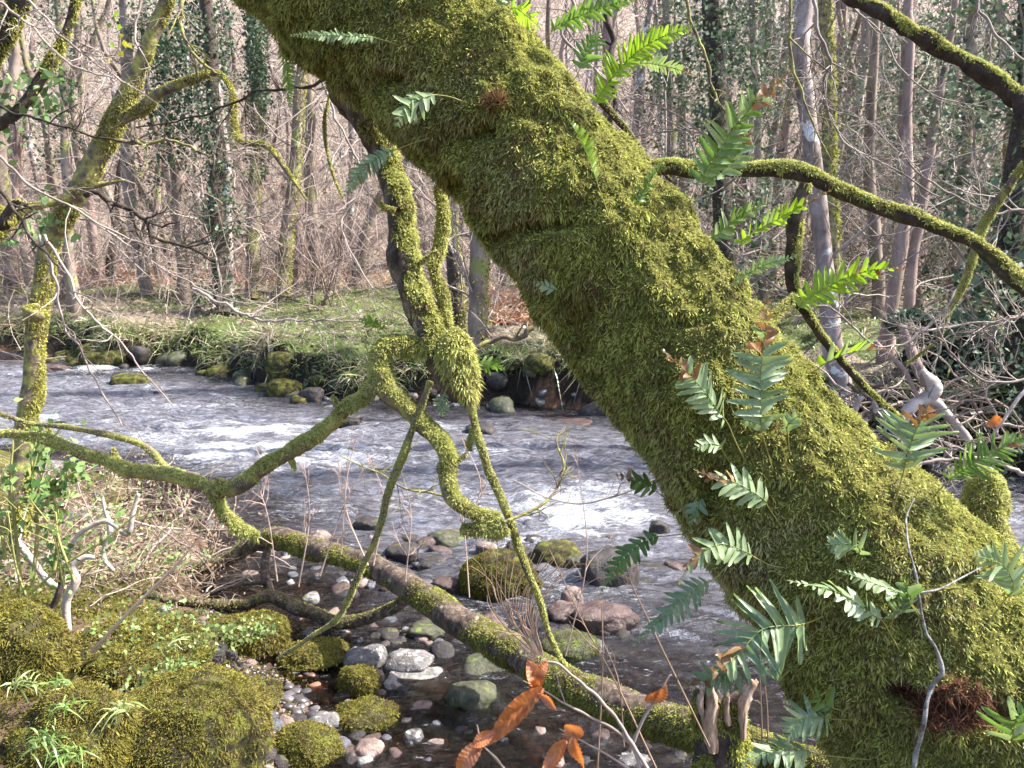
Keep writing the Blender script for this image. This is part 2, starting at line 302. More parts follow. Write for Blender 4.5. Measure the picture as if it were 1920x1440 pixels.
    used = np.unique(Q); remap = np.zeros(len(V), int); remap[used] = np.arange(len(used))
    o = part('river_water', (V[used], remap[Q], None, None), m, extra={'foam_glint': foam_glint.ravel()[used], 'depth': depth.ravel()[used]}); o['kind'] = 'structure'
river()
# ------------------------------------------------------------------ moss helper
MO = np.array([.175, .18, .06]); MY = np.array([.48, .50, .12]); MP = np.array([.42, .39, .20]); MB = np.array([.13, .085, .055]); MR = np.array([.135, .12, .03])
def moss(V, Q, n, L=.016, W=.0022, mask=None, pal=None, droop=.9, nf=9., out_=.9):
    """moss fronds growing out of a surface and drooping; pal: list of colours"""
    def mk(c, nn):
        tc = np.sum(nn*nrm(CAM-c), 1); w_ = (tc > -.35).astype(float)
        return w_*(1 if mask is None else mask(c, nn))
    p, nn = surf(V, Q, n, mk); pal = pal or [MO, MY, MP, MB]
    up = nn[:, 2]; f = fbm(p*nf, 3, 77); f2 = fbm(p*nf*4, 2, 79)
    a = np.clip(.36+.5*(.8*nn[:, 0]*(nn[:, 0] > -.2)*.6+.7*up)+.35*f2, 0, 1)[:, None]; col = pal[0]*(1-a)+pal[1]*a  # paler yellow tops and right sides: part growth, part sunlight painted in
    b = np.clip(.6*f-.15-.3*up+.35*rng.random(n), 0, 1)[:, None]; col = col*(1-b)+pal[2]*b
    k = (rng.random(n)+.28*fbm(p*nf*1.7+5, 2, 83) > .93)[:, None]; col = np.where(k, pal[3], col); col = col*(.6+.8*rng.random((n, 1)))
    kf = .9/L; cv = np.stack([vn(p*kf+q*11, 60+q) for q in range(3)], -1); d = nrm(nn*out_+.55*rng.normal(size=(n, 3))+1.2*cv+np.array([0, 0, -.45*droop])*(1-np.abs(up[:, None])*.8)); bend = np.array([0, 0, -1.])*droop*(.75-.5*up[:, None])+.3*rng.normal(size=(n, 3))
    d = nrm(d+nn*np.maximum(0, .45-np.sum(d*nn, 1))[:, None]); bend = bend-nn*np.minimum(0, np.sum(bend*nn, 1)+.25)[:, None]*.8
    Ls = L*(.5+.9*rng.random(n))*(1-.45*np.clip(up, 0, 1)); Ws = W*(.7+.8*rng.random(n))
    return blades(p-nn*L*.15, d, Ls, Ws, bend, col*.72, np.minimum(col*1.75, .66))  # paler tips are partly growth; dark roots and extra brightness paint light contrast
# ------------------------------------------------------------------ the big leaning mossy trunk
DTOP, DBOT = 1.95, 1.38
ctl = [(300, -390, 190), (440, -250, 182), (560, -125, 174), (684, -6, 168), (808, 112, 160), (950, 256, 161), (1086, 421, 170), (1212, 573, 171), (1330, 738, 176), (1488, 962, 203), (1614, 1087, 226), (1742, 1262, 250), (1850, 1450, 268), (1930, 1640, 290)]
Pm = []; rm = []
for i, (u, v, r) in enumerate(ctl):
    d = DTOP+(DBOT-DTOP)*i/(len(ctl)-1); Pm.append(pt(u, v, d)); rm.append(r/FPX*d*.955)
big = empty('mossy_tree', pt(1890, 1640, DBOT), 'thick leaning tree trunk wrapped in hanging green moss, crossing the river view diagonally', 'tree')
Vt, Qt, Tt = tube(np.array(Pm), rm, 520, 190, .0, cap=True)
PRt = crom(np.array(Pm), 520); cc = np.vstack([np.repeat(PRt, 190, 0), PRt[:1], PRt[-1:]]); nr = nrm(Vt-cc)
lump = .015*fbm(Vt*5.5, 2, 11)+.012*fbm(Vt*15, 2, 12)+.007*fbm(Vt*np.array([34, 34, 26.]), 2, 14)+.006*fbm(Vt*np.array([70, 70, 55.]), 2, 13)
pit = np.clip(fbm(Vt*np.array([7, 7, 13.]), 2, 15)-.48, 0, .45)*.11
hol = np.zeros(len(Vt))
for (u, v, d, a, b_, dep) in [(935, 432, 1.55, .075, .016, .035), (990, 425, 1.53, .03, .014, .03), (1085, 600, 1.48, .030, .040, .04), (1340, 945, 1.34, .035, .040, .045), (890, 268, 1.62, .055, .014, .03), (915, 250, 1.6, .02, .02, .03), (1490, 1300, 1.25, .05, .030, .035), (1420, 1240, 1.3, .03, .04, .03), (1105, 655, 1.5, .03, .02, .025), (760, 180, 1.7, .04, .02, .02), (1230, 720, 1.4, .05, .012, .022), (1580, 1180, 1.2, .06, .014, .02), (1290, 600, 1.4, .05, .010, .018)]:
    c = pt(u, v, d); q = Vt-c; hol += dep*np.exp(-(q@R/a)**2-(q@U/b_)**2)*((q@F < .12))
Vt = Vt+nr*(lump-pit-hol)[:, None]; TW = dict(h=hol)
part('trunk', (Vt, Qt, Tt, None), M_mossbase, big)
BV = BVHTree.FromPolygons(Vt[::1].tolist(), Qt[:].tolist())
def trunk_hit(u, v):
    h = BV.ray_cast(Vector(CAM), Vector(ray(u, v)))
    return np.array(h[0]) if h[0] else None
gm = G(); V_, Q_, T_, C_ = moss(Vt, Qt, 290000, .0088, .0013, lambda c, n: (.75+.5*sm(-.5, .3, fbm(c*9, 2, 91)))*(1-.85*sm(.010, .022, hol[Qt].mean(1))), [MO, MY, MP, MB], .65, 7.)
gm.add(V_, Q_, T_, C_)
# brown rootlet mat low on the trunk
def patch(u, v, ru, rv, n, pal, L=.014, W=.0010):
    P = []; N = []
    while len(P) < n:
        a, r = rng.random()*6.28, math.sqrt(rng.random()); h = BV.ray_cast(Vector(CAM), Vector(ray(u+ru*r*math.cos(a), v+rv*r*math.sin(a))))
        if h[0]: P.append(h[0]); N.append(h[1])
    P = np.array(P); N = np.array(N); col = pal*(.5+rng.random((n, 1)))
    return blades(P+N*.008, nrm(N*.5+rng.normal(size=(n, 3))), L*(1+rng.random(n)), np.full(n, W), .4*rng.normal(size=(n, 3)), col)
part('moss', gm, M_moss, big, kind='stuff')
gp = G()
for a in [(1790, 1325, 75, 42, 2600, np.array([.20, .10, .065])), (1700, 1290, 35, 16, 350, np.array([.14, .06, .04])), (930, 190, 22, 12, 200, np.array([.17, .10, .05]))]: gp.add(*patch(*a))
part('rootlets', gp, M_moss, big, kind='stuff', label='dark reddish brown rootlet mat showing through the moss')
def limb(parent, name, px, d, rpx, n=90, k=16, nmoss=6000, mat=M_darkbark, topmoss=True, L=.011, W=.0014, noise_=.24, pal=None, label=None, lo=-.2, jit=.5, seed=0, thing=None, droop=.5, dirm=None):
    ds = np.interp(np.linspace(0, 1, len(px)), np.linspace(0, 1, len(d)), d); rp = np.interp(np.linspace(0, 1, len(px)), np.linspace(0, 1, len(rpx)), rpx)
    P = np.array([pt(a[0], a[1], q) for a, q in zip(px, ds)]); r = rp/FPX*ds
    V, Q, T = tube(P, r, n, k, noise_, 22., seed, True, .05, jit)
    o = part(name, (V, Q, T, None), mat, parent, label=label, origin=None if parent is not None else P[0])
    if nmoss:
        dm = nrm(np.array([.55, -.1, .8])) if dirm is None else dirm
        mk = (lambda c, nn: sm(lo, lo+.45, nn@dm+.5*fbm(c*14, 2, 33+seed))) if topmoss else (lambda c, nn: sm(-.9, .1, nn@dm+.6*fbm(c*14, 2, 33+seed)))
        Vm, Qm, Tm, Cm = moss(V, Q, int(nmoss*1.3), L*.68, W, mk, pal or [MO*1.7, MY*1.4, MY*1.15, MB*1.2], droop, 12.)  # yellow tones raised to paint the limbs' lit sides
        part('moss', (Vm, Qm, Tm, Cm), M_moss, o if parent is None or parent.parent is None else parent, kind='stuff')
    return o
# limb that hangs from the trunk and its mossy arms
limb(big, 'branch', [(640, 150), (700, 240), (735, 330), (748, 420), (765, 510), (795, 600), (835, 680), (868, 742)], (2.06, 2.0, 1.98), (29, 28, 24, 25, 27, 25, 26, 18), 130, 26, 18000, M_bark, True, .013, .0018, .26, lo=.0, jit=.35, seed=3, label='dark flaking limb hanging below the trunk', dirm=nrm(np.array([.95, -.1, .35])))
limb(big, 'branch', [(822, 350), (826, 430), (815, 500), (832, 570), (850, 650)], (2.05, 2.0), (10, 11, 11), 70, 12, 4500, M_mossbark, False, seed=4, label='thin mossy stem beside the hanging limb')
limb(big, 'branch', [(835, 640), (862, 675), (868, 700), (872, 745)], (1.99, 1.97), (30, 34, 30, 12), 50, 22, 8000, M_mossbase, False, .020, .002, .3, seed=5, label='swollen moss covered burr at the limb end', droop=1.2)
limb(big, 'branch', [(800, 655), (765, 652), (730, 645), (714, 662), (714, 700), (722, 735)], (1.98, 1.95), (22, 19, 17, 17, 19, 20), 80, 20, 9000, M_mossbase, False, .014, .0017, seed=6, label='mossy elbow curling off the hanging limb')
limb(big, 'branch', [(722, 705), (690, 735), (640, 775), (590, 812), (540, 845), (480, 890), (432, 918), (408, 912)], (1.95, 1.98, 2.05), (20, 15, 15, 15, 14, 14, 14, 14), 150, 16, 11000, M_mossbark, True, .010, .0014, lo=-.1, seed=7, label='mossy arm sloping down to the left')
limb(big, 'branch', [(425, 925), (360, 898), (300, 885), (225, 872), (150, 848), (80, 822), (20, 815), (-60, 822)], (2.05, 2.1, 2.2), (13, 13, 14, 11, 11, 8, 6), 150, 14, 9000, M_mossbark, True, .011, .0014, lo=-.15, seed=8, label='yellow mossed bough running out to the left edge')
limb(big, 'branch', [(312, 880), (270, 840), (200, 815), (130, 802), (60, 795), (0, 775)], (2.1, 2.15), (7, 6, 5, 4), 80, 8, 1500, M_mossbark, True, .006, .001, seed=9)
limb(big, 'branch', [(400, 912), (408, 950), (440, 985), (482, 1004)], (2.06, 2.1), (11, 10, 10, 7), 60, 12, 3500, M_mossbark, False, .013, .0015, seed=10)
limb(big, 'branch', [(718, 730), (760, 765), (800, 800), (832, 842), (836, 890), (850, 935), (890, 965), (935, 975)], (1.95, 1.93), (19, 17, 17, 17, 14, 14, 13, 12), 150, 18, 14000, M_mossbark, True, .012, .0015, lo=-.1, seed=11, label='mossy arm bending down over the water')
limb(big, 'branch', [(940, 980), (915, 992), (880, 990), (868, 984)], (1.92, 1.92), (16, 14, 6, 4), 40, 12, 3500, M_mossbase, False, .016, .0015, seed=12)
limb(big, 'branch', [(872, 725), (888, 790), (905, 850), (935, 920), (952, 965), (975, 1030), (1005, 1110), (1025, 1180), (1062, 1250)], (1.95, 1.95, 2.1), (7, 7, 9, 8, 7, 7, 7, 5, 5), 130, 10, 6500, M_mossbark, True, .006, .0012, seed=13, label='thin mossy stem hanging down to the log')
limb(big, 'branch', [(808, 715), (785, 775), (755, 850), (728, 920), (710, 990), (668, 1085), (632, 1160), (575, 1200), (520, 1235)], (1.9, 1.95, 2.1), (6, 6, 7, 7, 6, 6, 5, 4, 3), 130, 9, 5000, M_mossbark, True, .004, .001, seed=14, label='slender green stem drooping towards the stones')
limb(big, 'branch', [(622, 160), (608, 240), (618, 310), (642, 372)], (2.1, 2.1), (4, 4, 3, 2), 50, 7, 800, M_mossbark, True, .005, .001, seed=15)
for px, d, rp in [([(640, 775), (632, 755), (622, 742)], 1.97, (5, 4, 2)), ([(540, 848), (548, 868), (552, 880)], 2.0, (5, 4, 2)), ([(225, 872), (215, 850), (212, 838)], 2.14, (5, 4, 2)), ([(836, 870), (860, 862), (872, 850)], 1.94, (6, 4, 2)), ([(890, 800), (878, 830), (880, 845)], 1.95, (5, 5, 3)), ([(765, 500), (800, 485), (818, 470)], 1.97, (6, 4, 3)), ([(742, 400), (722, 392), (712, 380)], 1.97, (8, 6, 3)), ([(100, 828), (92, 806), (80, 795)], 2.15, (4, 3, 2))]:
    limb(big, 'branch', px, (d, d), rp, 18, 8, 500, M_mossbark, False, .009, .0013, seed=int(px[0][0]))
# right arm and its dangling side branch
ra = limb(big, 'branch', [(1195, 330), (1260, 316), (1340, 320), (1410, 315), (1490, 328), (1570, 358), (1650, 385), (1740, 420), (1820, 452), (1880, 500), (1960, 565)], (1.72, 1.66, 1.5), (16, 15, 12, 13, 15, 15, 14, 14, 13, 15, 15), 220, 18, 22000, M_darkbark, True, .011, .0014, lo=-.15, seed=16, label='moss topped branch reaching right across the forest')
limb(big, 'branch', [(1512, 345), (1498, 400), (1490, 470), (1492, 550), (1530, 620), (1585, 690), (1640, 745), (1690, 785)], (1.62, 1.7), (10, 14, 12, 12, 8, 7, 6, 4), 130, 12, 8000, M_darkbark, True, .007, .0012, lo=.05, seed=17, label='crooked branch dangling below the right arm')
limb(big, 'branch', [(1492, 555), (1465, 580), (1440, 610)], (1.62, 1.55), (8, 6, 4), 30, 8, 1000, M_darkbark, True, seed=18)
limb(big, 'branch', [(1120, 180), (1180, 250), (1215, 300), (1260, 340)], (1.85, 1.8), (7, 5, 4, 3), 40, 8, 800, M_darkbark, True, .006, .001, seed=19)
limb(big, 'branch_stub', [(1850, 1090), (1858, 1020), (1862, 960), (1858, 905), (1855, 878)], (1.62, 1.64), (42, 40, 36, 24, 5), 80, 36, 16000, M_mossbase, False, .011, .0014, .2, seed=20, label='pointed broken branch stub covered in moss')
limb(big, 'branch', [(300, 1300)], (1, 1), (1,), 2, 3, 0) if False else None
# thin grey twig grown up the front of the trunk
def on_trunk(px, off=-.03, dflt=1.5):
    P = []
    for u, v in px:
        h = trunk_hit(u, v); P.append(pt(u, v, (axd(h) if h is not None else dflt)+off))
    return np.array(P)
tw = empty('bare_twig', on_trunk([(1715, 1440)])[0], 'grey lichened twig lying up the lower front of the mossy trunk', 'twig')
V, Q, T = tube(on_trunk([(1712, 1460), (1722, 1400), (1738, 1350), (1752, 1290), (1766, 1262), (1750, 1210), (1735, 1180), (1722, 1110), (1712, 1060), (1700, 1020), (1700, 970), (1715, 935)], -.045), [.0040, .0037, .0035, .0032, .0036, .0024, .0024, .002, .002, .0017, .0015, .001], 110, 8, .25, 60., jit=1.2)
part('stem', (V, Q, T, None), M_whitetwig, tw)
V, Q, T = tube(on_trunk([(1722, 1112), (1760, 1105), (1800, 1085), (1850, 1058), (1900, 1030)], -.045), [.002, .0016, .0015, .0013, .0008], 50, 6, .2, 60.); part('side_twig', (V, Q, T, None), M_whitetwig, tw)
# ------------------------------------------------------------------ boughs of neighbours overhead, right
nb = empty('overhanging_bough', pt(1990, 215, 2.2), 'mossy bough slanting down through the top right corner', 'branch')
limb(nb, 'bough', [(1540, -50), (1620, 5), (1700, 52), (1780, 102), (1850, 148), (1905, 185), (1990, 215)], (2.3, 2.2), (12, 13, 14, 15, 16, 18, 20), 160, 18, 17000, M_darkbark, True, .010, .0015, lo=-.15, seed=21)
limb(nb, 'bough', [(1905, 185), (1912, 215), (1925, 260), (1935, 330)], (2.2, 2.2), (12, 11, 12, 12), 40, 12, 1500, M_darkbark, True, seed=22)
nb2 = empty('overhanging_bough', pt(1960, 260, 2.6), 'forked mossy branch dropping in from the right edge', 'branch')
limb(nb2, 'bough', [(1960, 270), (1915, 315), (1880, 370), (1845, 425), (1800, 540), (1770, 600), (1755, 640), (1700, 680)], (2.6, 2.8), (7, 8, 8, 8, 6, 4, 3, 2), 120, 9, 4500, M_mossbark, True, .008, .0014, seed=23)
# ------------------------------------------------------------------ ferns
def leaflet_mesh(name, curl, wav, ty='fern'):
    nL, nW = 7, 3; V = []; Q = []
    for i in range(nL):
        t = i/(nL-1); hw = .5*max(.04, 1-t**3.2)**.6*(.88+.12*math.cos(t*6))
        for j in range(nW):
            s = j-1; z = -.10*abs(s)*hw*0+curl*t*t+wav*math.sin(t*7+s)*.5*abs(s)-.06*(1-abs(s)); V.append((t, s*hw, z))
    for i in range(nL-1):
        for j in range(nW-1): a = i*nW+j; Q.append((a, a+1, a+nW+1, a+nW))
    return mesh(name, V, Q, None, FM['green'])
LF = [leaflet_mesh('leaflet', c, w_) for c, w_ in ((-.10, .02), (-.22, .05), (.05, .04), (-.35, .07), (.15, .09))]
def unit_obj(name, me, M, parent, mat=None, label=None):
    o = bpy.data.objects.new(name, me); COL.objects.link(o); o.parent = parent; b = base_of(parent); M = M.copy(); M.translation = M.translation-Vector(b); o.matrix_basis = M
    if mat: o.material_slots[0].link = 'OBJECT'; o.material_slots[0].material = mat
    if label: o['label'] = label
    return o
def mat3(x, y, z, p):
    M = Matrix.Identity(4)
    for i in range(3): M[i][0] = x[i]; M[i][1] = y[i]; M[i][2] = z[i]; M[i][3] = p[i]
    return M
def fern(label, stalk, blade, wl, kind='green', roll=0., side='both', brown=0., n=None, lift=(.05, .09), d=None, fwd=.35, pale=0., curl=0):
    u0, v0 = stalk[0]
    if d is None:
        h = trunk_hit(u0, v0); d0 = axd(h)+.004 if h is not None else 1.6
    else: d0 = d
    px = list(stalk)+list(blade); ns = len(stalk); m_ = len(px)
    ds = [d0-(lift[0]*min(1, i/max(1, ns)) if i < ns else lift[0]+(lift[1]-lift[0])*(i-ns)/max(1, len(blade)-1)) for i in range(m_)]
    C = crom(np.array([pt(a[0], a[1], q) for a, q in zip(px, ds)]), 60); b0 = int(60*(ns-.0)/(m_-1)) if ns > 1 else 4; b0 = min(b0, 30) if len(blade) > 2 else min(b0, 38)
    b0 = max(3, int(round((ns-.5 if ns > 1 else .2)/(m_-1)*59)))
    th = empty('fern', C[0], label, 'fern'); rr = np.linspace(.0013, .0005, 60); V, Q = tubes(C[None], rr[None], 5)
    cst = np.where(np.linspace(0, 1, 60)[:, None] < .5, np.array([.28, .27, .07]), np.array([.20, .26, .08])); part('stalk', (V, Q, None, np.repeat(cst, 5, 0)), M_stalk, th)
    seg = C[b0:]; al = np.concatenate([[0], np.cumsum(np.linalg.norm(np.diff(seg, axis=0), axis=1))]); LL = al[-1]; W = wl*.9/FPX*d0
    if n is None: n = max(8, min(26, int(LL/(W*.30))))
    elif wl > 44: n = int(n*1.25)
    for i in range(n):
        t = (i+.3)/n; p = np.array([np.interp(t*LL, al, seg[:, q]) for q in range(3)]); p2 = np.array([np.interp(min(LL, t*LL+LL*.03), al, seg[:, q]) for q in range(3)]); p1 = np.array([np.interp(max(0, t*LL-LL*.03), al, seg[:, q]) for q in range(3)])
        Tn = nrm(p2-p1); N0 = nrm(CAM-p); Sd = nrm(np.cross(Tn, N0)); N0 = np.cross(Sd, Tn)
        ro = math.radians(roll+22*math.sin(t*4+u0)); N = N0*math.cos(ro)+Sd*math.sin(ro); Sd = nrm(np.cross(Tn, N))
        prof = (.55+.45*sm(0, .2, t))*(1-.86*sm(.35, 1.05, t))
        for s in ((-1, 1) if side == 'both' else ((1,) if side == 'R' else (-1,))):
            a = fwd+.5*t+.12*rng.normal(); di = nrm(Sd*s*math.cos(a)+Tn*math.sin(a)+N*(.16*rng.normal()-.05)); le = W*prof*(.88+.24*rng.random())
            wd = min(LL/n*1.08, le*.55)*(.9+.2*rng.random()); nn = nrm(N-di*np.dot(N, di)+.4*rng.normal()*Tn); nn = nrm(nn-di*np.dot(nn, di)); yv = np.cross(nn, di)
            k = kind
            if rng.random() < brown*sm(.45, .9, t)*2.2 or (brown and t > .93): k = 'brown'; le *= .8; di = nrm(di+.5*rng.normal(size=3)); nn = nrm(nn-di*np.dot(nn, di)); yv = np.cross(nn, di)
            elif rng.random() < pale: k = 'pale'
            me = LF[rng.integers(0, 4) if k != 'brown' else rng.integers(3, 5)]
            unit_obj('leaflet', me, mat3(di*le, yv*wd, nn*le, p), th, FM[k], 'browned curling leaflet' if k == 'brown' and kind != 'brown' else None)
    return th
fern('small pale fern lying edge-on near the trunk top at left', [(780, 97), (740, 82), (700, 70)], [(690, 70), (620, 66), (543, 66)], 20, 'pale', 30, lift=(.03, .04))
fern('pale green fern curling down on the upper trunk, short curved stalk', [(875, 193), (845, 182), (818, 178)], [(805, 180), (770, 195), (742, 238)], 38, 'pale', 25, lift=(.04, .06))
fern('blue-green fern arching off the left edge of the trunk', [(812, 257), (770, 270), (745, 280)], [(725, 285), (680, 318), (640, 375)], 26, 'blue', 20, lift=(.03, .05))
fern('green fern hanging down beneath the trunk near the thin stem', [(490, 55), (515, 75)], [(535, 110), (540, 160), (545, 208)], 22, 'bright', 15, d=1.95)
fern('yellow-green fern on the trunk top beside the top edge, frond drooping right', [(935, 62), (940, 40), (955, 22)], [(965, 15), (985, 28), (1012, 52)], 30, 'bright', 20, lift=(.0, .02))
fern('small green fern poking over the top edge of the photo', [(905, 45), (925, 20)], [(945, -5), (960, -20), (975, -40)], 28, 'green', 0, lift=(.0, .02))
fern('fern with upright dark green leaflets reaching right along the top edge', [(995, 95), (1030, 65)], [(1045, 48), (1120, 18), (1215, -12)], 34, 'green', 35, lift=(.0, .03))
fern('short fern with leaflets pointing left, just left of the dark pole', [(1070, 160), (1085, 135)], [(1092, 118), (1105, 90), (1125, 55)], 38, 'green', -20, lift=(.0, .02))
fern('large bright backlit fern rising right in front of the dark pole', [(1100, 235), (1118, 200)], [(1125, 180), (1170, 120), (1230, 75), (1308, 48)], 46, 'bright', 12, n=20, lift=(.0, .05))
fern('grey-green fern with a browned tip behind the bright fern', [(1140, 200), (1170, 150)], [(1195, 120), (1250, 125), (1315, 145)], 24, 'pale', 50, brown=.5, lift=(-.03, -.05))
fern('narrow yellow-green fern standing flat against the upper trunk', [(1152, 435), (1138, 395), (1122, 350)], [(1112, 320), (1090, 265), (1060, 215)], 30, 'bright', 20, side='R', n=16, lift=(.03, .05))
fern('thin fern with a pale midrib just below the right arm joint', [(1180, 420), (1190, 390)], [(1200, 372), (1222, 335), (1248, 292)], 26, 'green', 55, lift=(.03, .04), pale=.3)
fern('big ragged fern with a scorched brown top above the right arm', [(1282, 410), (1305, 355)], [(1322, 325), (1370, 250), (1420, 190), (1490, 128)], 60, 'green', 10, n=15, brown=.8, lift=(.0, .06), pale=.12)
fern('second stalk of ferns below the scorched fern, leaves overlapping the right arm', [(1290, 400), (1325, 350)], [(1340, 335), (1380, 290), (1410, 230)], 48, 'blue', 30, lift=(-.01, .03), brown=.3)
fern('grey-green fern in front of the forest just beneath the right arm', [(1325, 470), (1332, 455)], [(1345, 440), (1390, 405), (1445, 375)], 34, 'green', 25, lift=(.02, .03), pale=.2)
fern('fern with hanging green leaflets and brown ends crossing under the right arm', [(1370, 500), (1385, 470)], [(1400, 445), (1470, 405), (1560, 355)], 36, 'bright', 40, lift=(.02, .05), brown=.6, pale=.2)
fern('bluish fern lying low behind the trunk shoulder', [(1352, 545), (1368, 535)], [(1390, 520), (1440, 495), (1495, 480)], 26, 'blue', 25, lift=(.0, .02))
fern('bright yellow-green fern pointing right, its tip browned, on a long thin stalk', [(1462, 620), (1490, 590)], [(1515, 560), (1590, 520), (1650, 505), (1702, 505)], 44, 'bright', 15, n=18, lift=(.02, .05), brown=.25, side='both')
fern('fern with upturned pale leaflets and a brown tip right of the trunk', [(1520, 700), (1535, 690)], [(1550, 680), (1600, 660), (1672, 655)], 48, 'bright', 50, n=9, lift=(.02, .04), brown=.6, pale=.45, side='L')
fern('tall upright fern flat on the trunk with long paired blue-green leaflets', [(1452, 892), (1440, 850), (1430, 815)], [(1428, 790), (1427, 700), (1434, 630), (1440, 555)], 66, 'blue', 5, n=13, lift=(.05, .08), brown=.3, fwd=.15)
fern('whitish twisted fern left of the tall upright fern', [(1403, 876), (1380, 830), (1365, 795)], [(1350, 775), (1305, 715), (1240, 655)], 52, 'pale', 35, n=12, lift=(.05, .09), brown=.7)
fern('tiny fern sprig right of the tall upright fern', [(1480, 850), (1478, 820)], [(1476, 800), (1490, 785), (1505, 775)], 26, 'pale', 30, n=5, lift=(.02, .03))
fern('small pale green fern lying in the middle of the trunk', [(1370, 870), (1355, 845)], [(1348, 835), (1325, 832), (1298, 842)], 26, 'pale', 10, n=7, lift=(.02, .03))
fern('shrivelled cream and brown fern with curled leaflets, mid trunk', [(1480, 1012), (1460, 980), (1440, 950)], [(1430, 935), (1380, 905), (1330, 893), (1300, 880)], 46, 'pale', 40, n=9, lift=(.03, .06), brown=.7)
fern('little dark green fern tucked at the left flank of the trunk', [(1325, 915), (1318, 930)], [(1312, 940), (1303, 960), (1292, 985)], 28, 'blue', 20, n=5, lift=(.02, .03))
fern('wide fern with zigzag blue-green leaflets rising right of the trunk', [(1672, 968), (1690, 900)], [(1700, 860), (1712, 820), (1728, 785), (1742, 755)], 82, 'blue', 5, n=9, lift=(.05, .08), brown=.4, fwd=.2, pale=.25)
fern('long arching fern with stacked leaflets reaching the right edge', [(1755, 925), (1780, 900)], [(1790, 892), (1850, 855), (1930, 815)], 54, 'green', 35, n=18, lift=(.03, .06), pale=.35, brown=.2)
fern('pale fern arching left with browned end over the left edge of the trunk', [(1475, 1065), (1445, 1060), (1415, 1045)], [(1400, 1035), (1350, 1020), (1300, 1050), (1268, 1100)], 44, 'pale', 30, n=14, lift=(.04, .08), brown=.5)
fern('small fan shaped fern on the lower middle of the trunk', [(1600, 1060), (1605, 1045)], [(1612, 1030), (1590, 1020), (1548, 1022)], 40, 'pale', 10, n=8, lift=(.02, .03))
fern('long wavy pale fern lying across the lower trunk', [(1735, 1165), (1715, 1140), (1700, 1122)], [(1690, 1112), (1630, 1090), (1568, 1068)], 26, 'pale', 40, n=12, lift=(.04, .06))
fern('longest wavy fern on the lower trunk, its whitish end pointing left', [(1702, 1248), (1670, 1190), (1655, 1165)], [(1640, 1155), (1570, 1110), (1475, 1088)], 36, 'blue', 40, n=14, lift=(.04, .07), pale=.5)
fern('small dark fern beside the thin grey twig', [(1730, 1165), (1712, 1140)], [(1705, 1130), (1700, 1105), (1692, 1080)], 36, 'green', 20, n=6, lift=(.04, .06), pale=.5)
fern('hand like cluster of fern leaflets just left of the thin grey twig', [(1668, 1190), (1672, 1170)], [(1680, 1150), (1690, 1140), (1700, 1125)], 46, 'blue', 60, n=6, lift=(.03, .05))
fern('broad fan shaped fern with long silvery leaflets over the splintered snag', [(1545, 1155), (1515, 1168)], [(1495, 1172), (1430, 1180), (1385, 1225), (1335, 1265)], 98, 'blue', 5, n=13, lift=(.05, .12), brown=.3, fwd=.2, pale=.3)
fern('dead brown and green curled fern resting above the splintered snag', [(1440, 1245), (1400, 1250)], [(1385, 1255), (1345, 1270), (1280, 1285)], 46, 'pale', 35, n=9, lift=(.06, .10), brown=.9)
fern('blue-green fern hanging over the river left of the trunk', [(1375, 1048), (1340, 1085)], [(1310, 1100), (1250, 1150), (1185, 1212)], 36, 'blue', 15, n=17, lift=(.03, .06))
fern('small speckled fern hanging over the water left of the trunk edge', [(1290, 1000), (1250, 1005)], [(1215, 1010), (1170, 1045), (1125, 1112)], 30, 'green', 20, n=14, lift=(.02, .05))
fern('spotted fern with rounded lobes low beneath the trunk', [(1610, 1350), (1560, 1348)], [(1545, 1345), (1500, 1350), (1470, 1395)], 46, 'blue', 10, n=10, lift=(.04, .07), pale=.2)
fern('lowest fern trailing left along the bottom edge', [(1640, 1425), (1560, 1418), (1525, 1412)], [(1510, 1408), (1450, 1405), (1390, 1435)], 44, 'blue', 12, n=11, lift=(.04, .08), pale=.25)
fern('fern with rounded leaflets by the dark hollow at the trunk foot', [(1600, 1340), (1570, 1330)], [(1555, 1325), (1535, 1310), (1530, 1300)], 40, 'green', 10, n=5, lift=(.03, .05))
fern('pale fern fanning out at the right edge halfway down the lower trunk', [(1842, 1182), (1880, 1130)], [(1900, 1100), (1880, 1060), (1825, 1040)], 58, 'pale', 20, n=9, lift=(.04, .06))
fern('green three leaved fern at the lower right edge', [(1885, 1440), (1895, 1400)], [(1900, 1375), (1905, 1350), (1925, 1330)], 72, 'green', 10, n=4, lift=(.04, .06), pale=.3)
fern('tiny cream fern sprig on the shaded left side of the trunk', [(1060, 545), (1048, 545)], [(1040, 543), (1020, 535), (998, 528)], 20, 'pale', 40, n=6, lift=(.015, .02))
fern('small bright fern standing on the mossy elbow', [(730, 632), (722, 622)], [(712, 612), (695, 603), (672, 600)], 20, 'bright', 25, d=1.98, n=9, lift=(.0, .0))
fern('drooping fern hanging from the tip of the burr', [(838, 722), (835, 735)], [(833, 742), (828, 760), (830, 782)], 22, 'blue', 20, d=1.93, n=6, lift=(.0, .01))
fern('dark fern right of the burr over the far bank', [(878, 690), (890, 686)], [(900, 682), (925, 685), (948, 692)], 24, 'green', 20, d=1.97, n=7, lift=(.0, .0))
fern('brown and green fern on the left flank of the trunk above the rapids', [(1262, 945), (1235, 925)], [(1222, 915), (1190, 900), (1150, 888)], 34, 'green', 40, n=8, lift=(.01, .03), brown=.7, pale=.3)
